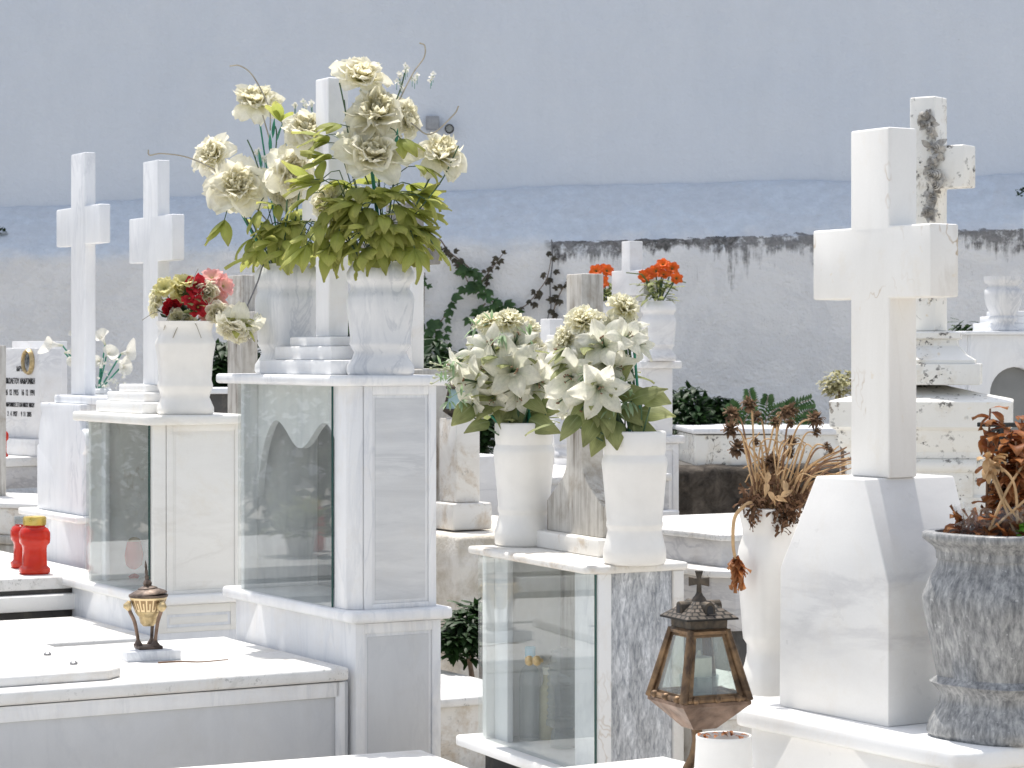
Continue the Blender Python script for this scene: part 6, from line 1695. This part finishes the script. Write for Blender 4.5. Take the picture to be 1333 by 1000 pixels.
bushblob('shrub', 'dark green climber mass standing behind the left lily vase', [(596, 650, 495, 600, 16.6, .3, 1), (545, 600, 440, 560, 17, .3, .6)], 800, .10, M_bush, 2)
bushblob('shrub', 'dark green bush in the gap beside the red rose vase', [(268, 345, 440, 520, 16.2, .3, 1)], 700, .11, M_bush, 3)
bushblob('shrub', 'patch of dark leaves glimpsed between the marble vase and cross steps', [(436, 466, 380, 470, 16.8, .2, 1)], 260, .10, M_bush, 4)
bushblob('ground_plant', 'low leafy plant in the shade of the rough whitewashed block', [(572, 640, 800, 862, 10.1, .12, 1), (596, 640, 780, 830, 10.2, .1, .4)], 420, .07, M_bush, 5, 'plant')
bushblob('shrub', 'sprig of dark leaves at the wall behind the lichen-spotted monument', [(1240, 1268, 415, 470, 19, .1, 1)], 120, .09, M_bush, 8)
def ferns():
    g = random.Random(6); q = P(1000, 560, 20.3); q.z = 0
    t = thing('tree_seedling', 'feathery dark green seedling with long fronds at the wall foot', 'plant', q)
    for (x0, y0), (x1, y1) in (((965, 560), (950, 525)), ((980, 560), (975, 508)), ((995, 560), (1000, 515)), ((1010, 560), (1035, 522)), ((1025, 560), (1060, 532)), ((985, 560), (1020, 530)), ((1030, 565), (1055, 545)), ((960, 560), (985, 535)), ((1000, 560), (1055, 520))):
        pts = bez([P(x0, y0+20, 20.4), P((x0+x1)/2, (y0+y1)/2-6, 20.3), P(x1, y1, 20.2)], 8); b = MB(); b.tube(pts, .006, 4, .003, mi=1)
        for i in range(4, len(pts)):
            dd = (pts[i]-pts[i-1]).normalized(); s = dd.cross(Vector((0, -1, 0))).normalized()
            for w in (-1, 1): b.blade(dirM(pts[i], s*w+dd*.6+Vector((0, g.uniform(-.4, .2), -.15)), Vector((0, -1, .5))), .10*(1-.5*i/len(pts)), .024, R(80), .5, kind='leaf', nu=2, nv=3)
        b.part('frond', [M_ivy, M_vine], t, 180)
    for x in (965, 1000, 1030):
        f = P(x, 560, 20.4); MB().tube([Vector((f.x, f.y, 0)), f], .012, 5).part('stem', M_vine, t)
ferns()
bushblob('wreath_plant', 'pale yellow-green faded flower clump beside the small roofed shrine', [(1072, 1112, 480, 518, 14.6, .12, 1)], 300, .05, thin('faded_clump', [(0, (.25, .25, .10)), (1, (.62, .58, .36))], .25), 7, 'plant')
def ivy():
    g = random.Random(15)
    lines = [[(573, 312), (585, 328), (600, 340), (614, 352), (626, 368), (636, 388), (650, 398), (668, 402), (684, 398), (700, 380), (712, 362), (718, 335)],
             [(548, 520), (549, 470), (551, 430), (552, 380), (553, 355)], [(626, 368), (640, 350), (655, 330)], [(560, 520), (562, 490), (558, 455), (566, 430), (580, 410), (588, 392)], [(566, 430), (578, 452), (592, 470)],
             [(625, 372), (612, 372), (600, 345)], [(718, 425), (722, 400), (730, 380), (736, 372)], [(632, 395), (620, 410), (610, 440), (608, 480)], [(556, 500), (570, 490), (580, 480)]]
    q = P(600, 520, 21.9); q.z = 0
    t = thing('ivy', 'climbing ivy with dark green leaves trailing over the white wall', 'ivy', q)
    lf, dr, st = MB(), MB(), MB()
    root = P(560, 520, 21.95); MB().tube([Vector((root.x, 21.95, 0)), root], .02, 6, .012).part('stem', M_vine, t)
    for li, l in enumerate(lines):
        pts = bez([P(x, y, 21.97) for x, y in l], 8)
        MB().tube(pts, .007, 5, .004).part('vine', M_vine, t)
        for i in range(1, len(pts)):
            px = pts[i].x/21.97*F+CX
            dry = (li == 0 and (px > 686 or px < 600)) or li in (2, 6)
            for rep in range(1):
                if g.random() < (.7 if dry else .72):
                    s = g.uniform(.045, .07) if dry else g.uniform(.06, .115)
                    p = pts[i]+Vector((g.uniform(-.06, .06), -g.uniform(.0, .05), g.uniform(-.05, .05)))
                    d = Vector((g.uniform(-.8, .8), -.25, g.uniform(-1, .15))).normalized()
                    b = dr if dry else lf
                    M = dirM(p, d, Vector((g.uniform(-.4, .4), -1, .4)))
                    for q2, w in ((0, 1), (.75, .75), (-.75, .75)):
                        b.blade(M @ Matrix.Rotation(q2, 4, 'Z'), s*w, s*.62*w, R(84), .4, -.15, .02, kind='heart', nu=2, nv=4)
    lf.part('foliage', M_ivy, t, 180); dr.part('dry_foliage', M_ivydry, t, 180)
ivy()
# reflected greenery and a red candle standing on the next row of graves
def mirrored_plants():
    q = fm.w(-.05, 1.6, SM)
    t = thing('potted_plant', 'leafy green potted plant on the candle slab, mirrored in the tall cabinet glass', 'plant', q)
    g = random.Random(2); b = MB()
    for i in range(260):
        d = Vector((g.gauss(0, 1), g.gauss(0, 1), abs(g.gauss(0, 1)))).normalized()
        b.blade(dirM(q+ZUP*.1+d*g.uniform(.02, .16), d), .07, .035, R(78), .8, kind='heart', nu=2, nv=4)
    b.part('foliage', M_dleaf, t, 180)
    MB().lathe(Matrix.Translation(q), [(.06, 0), (.08, .12), (.085, .13), (.07, .13)], 20).part('flowerpot', M_stain, t)
    q = fm.w(.22, 1.78, SM); M = Matrix.Translation(q)
    t = thing('grave_candle', 'tall red candle jar beside the potted plant, mirrored in the tall cabinet glass', 'candle', q)
    MB().lathe(M, [(.06, 0), (.07, .01), (.07, .2), (.05, .22)], 24).part('body', M_redp, t)
    MB().lathe(M, [(.05, .2205), (.052, .25), (0, .255)], 20, caps=(True, False)).part('lid', M_lid, t)
mirrored_plants()

# tall hedge beyond the left edge of the picture, seen mirrored in the cabinet glass
def hedge():
    g = random.Random(77); b = MB()
    for i in range(3600):
        a = g.random(); x = -8.4-2.4*a+g.uniform(-.5, .5); y = 11.5+7*a+g.uniform(-.6, .6); z = 1.9*g.random()**1.2+.1+.4*mnoise.noise(Vector((x*2, y*2, 0)))
        b.blade(dirM(Vector((x, y, z)), Vector((g.uniform(0, 1), g.uniform(-1, .4), g.uniform(-.5, .7)))), g.uniform(.14, .24), g.uniform(.08, .13), R(78), .7, -.2, .03, kind='heart', nu=2, nv=3)
    t = thing('hedge', 'tall leafy hedge along the cemetery path, mirrored in the cabinet glass', 'hedge', (-9.5, 15, 0))
    b.part('foliage', thin('hedge_leaf', [(0, (.03, .055, .02)), (1, (.10, .14, .04))], .25, .5, 3, .4), t, 180)
    for i in range(7):
        p = Vector((-8.4-2.4*i/6, 11.5+7*i/6, 0)); MB().tube([p, p+Vector((.05, .03, .8)), p+Vector((0, 0, 1.5))], .05, 7, .02).part('trunk', M_vine, t)
hedge()

# ================================================================ light and camera
def light():
    w = bpy.data.worlds.new('World'); SC.world = w; w.use_nodes = True
    nt = w.node_tree; nt.nodes.clear()
    o = nt.nodes.new('ShaderNodeOutputWorld'); bg = nt.nodes.new('ShaderNodeBackground'); sk = nt.nodes.new('ShaderNodeTexSky')
    sk.sky_type = 'NISHITA'; sk.sun_disc = False
    EL, AZ = 71.0, -25.0                      # azimuth from +Y, negative towards -X
    sk.sun_elevation = R(EL); sk.sun_rotation = R(AZ); sk.air_density = 1.0; sk.dust_density = 2.0; sk.ozone_density = 1.0
    bg.inputs['Strength'].default_value = .15
    hs = nt.nodes.new('ShaderNodeHueSaturation'); hs.inputs['Saturation'].default_value = .5
    nt.links.new(sk.outputs[0], hs.inputs['Color']); nt.links.new(hs.outputs[0], bg.inputs[0]); nt.links.new(bg.outputs[0], o.inputs[0])
    s = bpy.data.lights.new('sun', 'SUN'); s.energy = 3.5; s.angle = R(.5); s.color = (1, .955, .89)
    so = bpy.data.objects.new('sun', s); COL.objects.link(so)
    d = Vector((math.sin(R(AZ))*math.cos(R(EL)), math.cos(R(AZ))*math.cos(R(EL)), math.sin(R(EL))))
    so.rotation_euler = d.to_track_quat('Z', 'Y').to_euler(); so.location = d*30
    SC.view_settings.view_transform = 'Standard'; SC.view_settings.look = 'None'; SC.view_settings.gamma = 1
    SC.view_settings.use_curve_mapping = False; SC.view_settings.exposure = .66
    c = bpy.data.cameras.new('camera'); co = bpy.data.objects.new('camera', c); COL.objects.link(co)
    c.sensor_width = 36; c.sensor_fit = 'HORIZONTAL'; c.lens = 36*F/1333
    c.shift_y = -(500-HY)/1333*1.0
    co.location = (0, 0, EYE); co.rotation_euler = (R(90), 0, 0); c.clip_start = .1; c.clip_end = 300
    SC.camera = co
    c.dof.use_dof = True; c.dof.focus_distance = 7.6; c.dof.aperture_fstop = 16
    SC.cycles.max_bounces = 10; SC.cycles.transparent_max_bounces = 16; SC.cycles.caustics_reflective = False; SC.cycles.caustics_refractive = False
    SC.cycles.use_denoising = True; SC.cycles.sample_clamp_indirect = 8
light()
